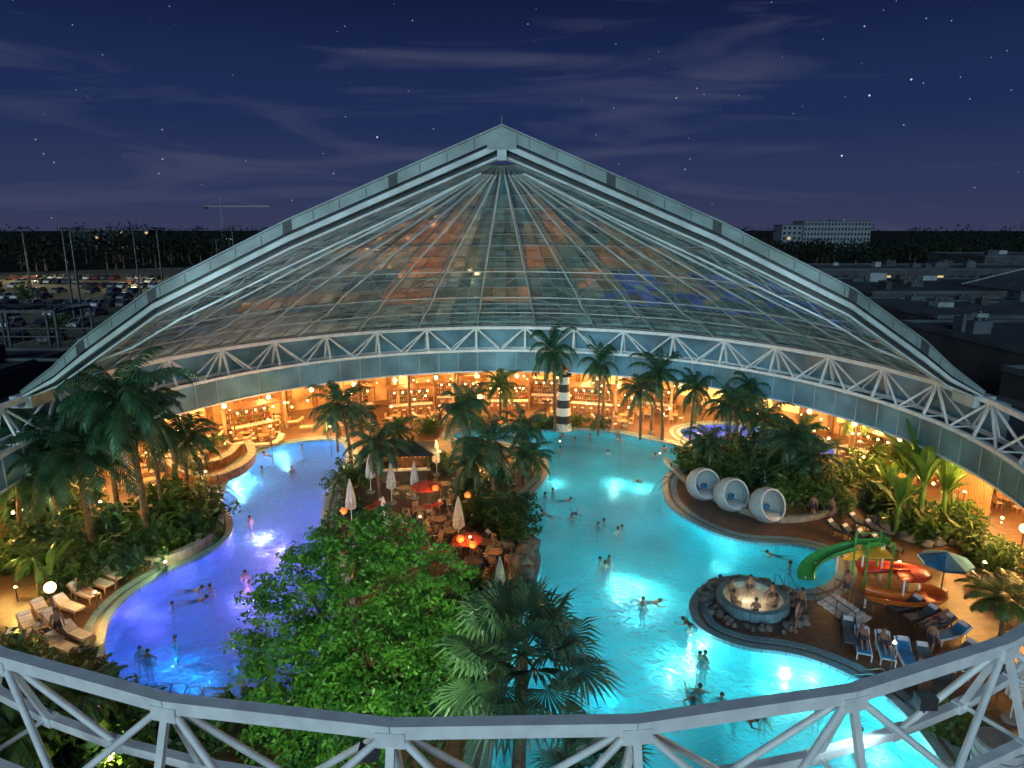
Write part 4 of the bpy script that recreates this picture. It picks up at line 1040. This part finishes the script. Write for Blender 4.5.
block('flat_roofed_building',55,100,88,112,8.6,'roofing2',units=10,wins=14)
block('flat_roofed_building',62,105,118,150,9,units=12,wins=20)
block('flat_roofed_building',118,160,118,150,8.2,'roofing2',units=12,wins=20)
block('flat_roofed_building',70,150,175,200,9.5,'roofing2',units=14,wins=30)
block('flat_roofed_building',44,60,48,60,7.6,units=4)
block('flat_roofed_building',84,120,60,84,8,units=8)
block('flat_roofed_building',150,230,220,250,11,units=8,wins=24)
block('flat_roofed_building',-58,-44,54,68,7.8,units=4,wins=5)
block('flat_roofed_building',-80,-60,50,64,8.4,'roofing2',units=4)
block('apartment_building',200,246,480,500,24,'roofing2',wins=20,wall='render',storeys=6,units=4,lit=0.0)
block('apartment_building',186,199.8,482,498,21.5,'roofing2',wins=4,wall='render',storeys=5,lit=.05)
block('apartment_building',-330,-270,520,540,18,'roofing2',wins=16,wall='facade',storeys=4)
mb=MB(); mb.add([(85,100,9.6),(115,100,9.6),(115,130,9.6),(85,130,9.6),(100,115,17)],[(0,1,4),(1,2,4),(2,3,4),(3,0,4)],'roofing2'); mb.box((100,115,6.8),(29.8,29.8,5.6),'facade')
for a_,b_ in(((85,100,9.65),(100,115,17.05)),((115,100,9.65),(100,115,17.05)),((85,130,9.65),(100,115,17.05))): mb.beam(a_,b_,.4,.2,'bars')
mb.obj('pyramid_roof_hall')
mb=MB()
for z in range(0,32,2):
    for x,y in((-.8,-.8),(.8,-.8),(.8,.8),(-.8,.8)): mb.beam((x,y,z),(x,y,z+2),.15,.15,'steel')
    mb.beam((-.8,-.8,z),(.8,-.8,z+2),.1,.1,'steel')
mb.beam((-14,0,32),(38,0,32),.9,.9,'steel'); mb.beam((0,0,32),(0,0,38),.5,.5,'steel'); mb.beam((0,0,38),(30,0,32.3),.15,.15,'steel'); mb.beam((0,0,38),(-12,0,32.3),.15,.15,'steel'); mb.box((-12,0,31),(3,1.5,2),'facade')
mb.obj('tower_crane',loc=(-225,545,G))
R.seed(14); mb=MB()
for i in range(900):
    a=math.radians(R.uniform(-62,62)); d=R.uniform(300,520) if R.random()<.7 else R.uniform(520,800)
    x,y=d*math.sin(a),d*math.cos(a)
    h=R.uniform(9,13.5)*(0.8+d/1500)+max(0,6*noise.noise(Vector((a*7,3,0))))
    if d>500: h+=3
    if y<490 and 0.34<x/y<0.56: h=min(h,9)
    w=R.uniform(7,13)
    mb.cyl((x,y,G),(x,y,G+h*.4),.4,.2,'bark',5,False)
    for k in range(70):
        dd=Vector((R.gauss(0,1),R.gauss(0,1),R.gauss(0,1))).normalized()*(R.random()**.4)
        leafquad(mb,Vector((x+dd.x*w,y+dd.y*w,G+h*.5+dd.z*h*.5)),R.uniform(.7,1.4),'darkleaf')
mb.obj('distant_trees')

# ---------------------------------------------------------------- world
w=bpy.data.worlds.new('World'); scene.world=w; w.use_nodes=True; nt=w.node_tree; nt.nodes.clear()
out=nt.nodes.new('ShaderNodeOutputWorld'); bg=nt.nodes.new('ShaderNodeBackground'); tc=nt.nodes.new('ShaderNodeTexCoord')
sep=nt.nodes.new('ShaderNodeSeparateXYZ'); nt.links.new(tc.outputs['Generated'],sep.inputs[0])
cr=nt.nodes.new('ShaderNodeValToRGB'); cr.color_ramp.interpolation='EASE'
els=cr.color_ramp.elements; els[0].position=0.0; els[0].color=(0.036,0.044,0.098,1); els[1].position=1.0; els[1].color=(0.003,0.006,0.03,1)
for p_,c_ in((0.06,(0.026,0.038,0.102)),(0.15,(0.013,0.026,0.092)),(0.32,(0.005,0.010,0.046))):
    q=els.new(p_); q.color=(*c_,1)
nt.links.new(sep.outputs['Z'],cr.inputs['Fac'])
mp=nt.nodes.new('ShaderNodeMapping'); mp.inputs['Scale'].default_value=(1.2,1.2,10); mp.inputs['Rotation'].default_value=(0,0.16,0)
nt.links.new(tc.outputs['Generated'],mp.inputs['Vector'])
nz=nt.nodes.new('ShaderNodeTexNoise'); nz.inputs['Scale'].default_value=1.8; nz.inputs['Detail'].default_value=9; nz.inputs['Distortion'].default_value=1.0
nt.links.new(mp.outputs[0],nz.inputs['Vector'])
mr=nt.nodes.new('ShaderNodeMapRange'); mr.inputs['From Min'].default_value=0.5; mr.inputs['From Max'].default_value=0.75; mr.inputs['To Max'].default_value=0.75
nt.links.new(nz.outputs['Fac'],mr.inputs['Value'])
mx=nt.nodes.new('ShaderNodeMixRGB'); mx.inputs[2].default_value=(0.070,0.080,0.145,1); nt.links.new(mr.outputs[0],mx.inputs[0]); nt.links.new(cr.outputs[0],mx.inputs[1])
def stars(scale,thr,keep,gain,prev):
    vo=nt.nodes.new('ShaderNodeTexVoronoi'); vo.inputs['Scale'].default_value=scale; nt.links.new(tc.outputs['Generated'],vo.inputs['Vector'])
    lt=nt.nodes.new('ShaderNodeMath'); lt.operation='LESS_THAN'; lt.inputs[1].default_value=thr; nt.links.new(vo.outputs['Distance'],lt.inputs[0])
    sc_=nt.nodes.new('ShaderNodeSeparateColor'); nt.links.new(vo.outputs['Color'],sc_.inputs[0])
    gt=nt.nodes.new('ShaderNodeMath'); gt.operation='GREATER_THAN'; gt.inputs[1].default_value=keep; nt.links.new(sc_.outputs[0],gt.inputs[0])
    ml=nt.nodes.new('ShaderNodeMath'); ml.operation='MULTIPLY'; nt.links.new(lt.outputs[0],ml.inputs[0]); nt.links.new(gt.outputs[0],ml.inputs[1])
    m2=nt.nodes.new('ShaderNodeMath'); m2.operation='MULTIPLY'; nt.links.new(ml.outputs[0],m2.inputs[0]); nt.links.new(sc_.outputs[1],m2.inputs[1])
    m3=nt.nodes.new('ShaderNodeMath'); m3.operation='MULTIPLY'; nt.links.new(m2.outputs[0],m3.inputs[0]); m3.inputs[1].default_value=gain
    ad=nt.nodes.new('ShaderNodeMixRGB'); ad.blend_type='ADD'; ad.inputs[0].default_value=1; nt.links.new(prev,ad.inputs[1]); nt.links.new(m3.outputs[0],ad.inputs[2])
    return ad.outputs[0]
s_=stars(55,0.06,0.88,1.0,mx.outputs[0]); s_=stars(95,0.07,0.78,0.45,s_)
nt.links.new(s_,bg.inputs['Color']); bg.inputs['Strength'].default_value=1.0
nt.links.new(bg.outputs[0],out.inputs['Surface'])
l=bpy.data.lights.new('twilight_fill','SUN'); l.energy=1.6; l.angle=math.radians(25); l.color=(0.62,0.88,1.0)  # soft fill added to lift truss and dome brightness, no visible source
o=bpy.data.objects.new('twilight_fill',l); scene.collection.objects.link(o)
o.rotation_euler=Vector((0.2,0.93,-0.26)).to_track_quat('-Z','Y').to_euler()
c=bpy.data.cameras.new('camera'); c.lens=F/1024*36; c.sensor_width=36; c.clip_end=8000; c.clip_start=0.1
co=bpy.data.objects.new('camera',c); scene.collection.objects.link(co); co.location=(0,0,CH); co.rotation_euler=(math.radians(90)-TH,0,0)
scene.camera=co
scene.view_settings.view_transform='Standard'; scene.view_settings.look='None'; scene.view_settings.exposure=0
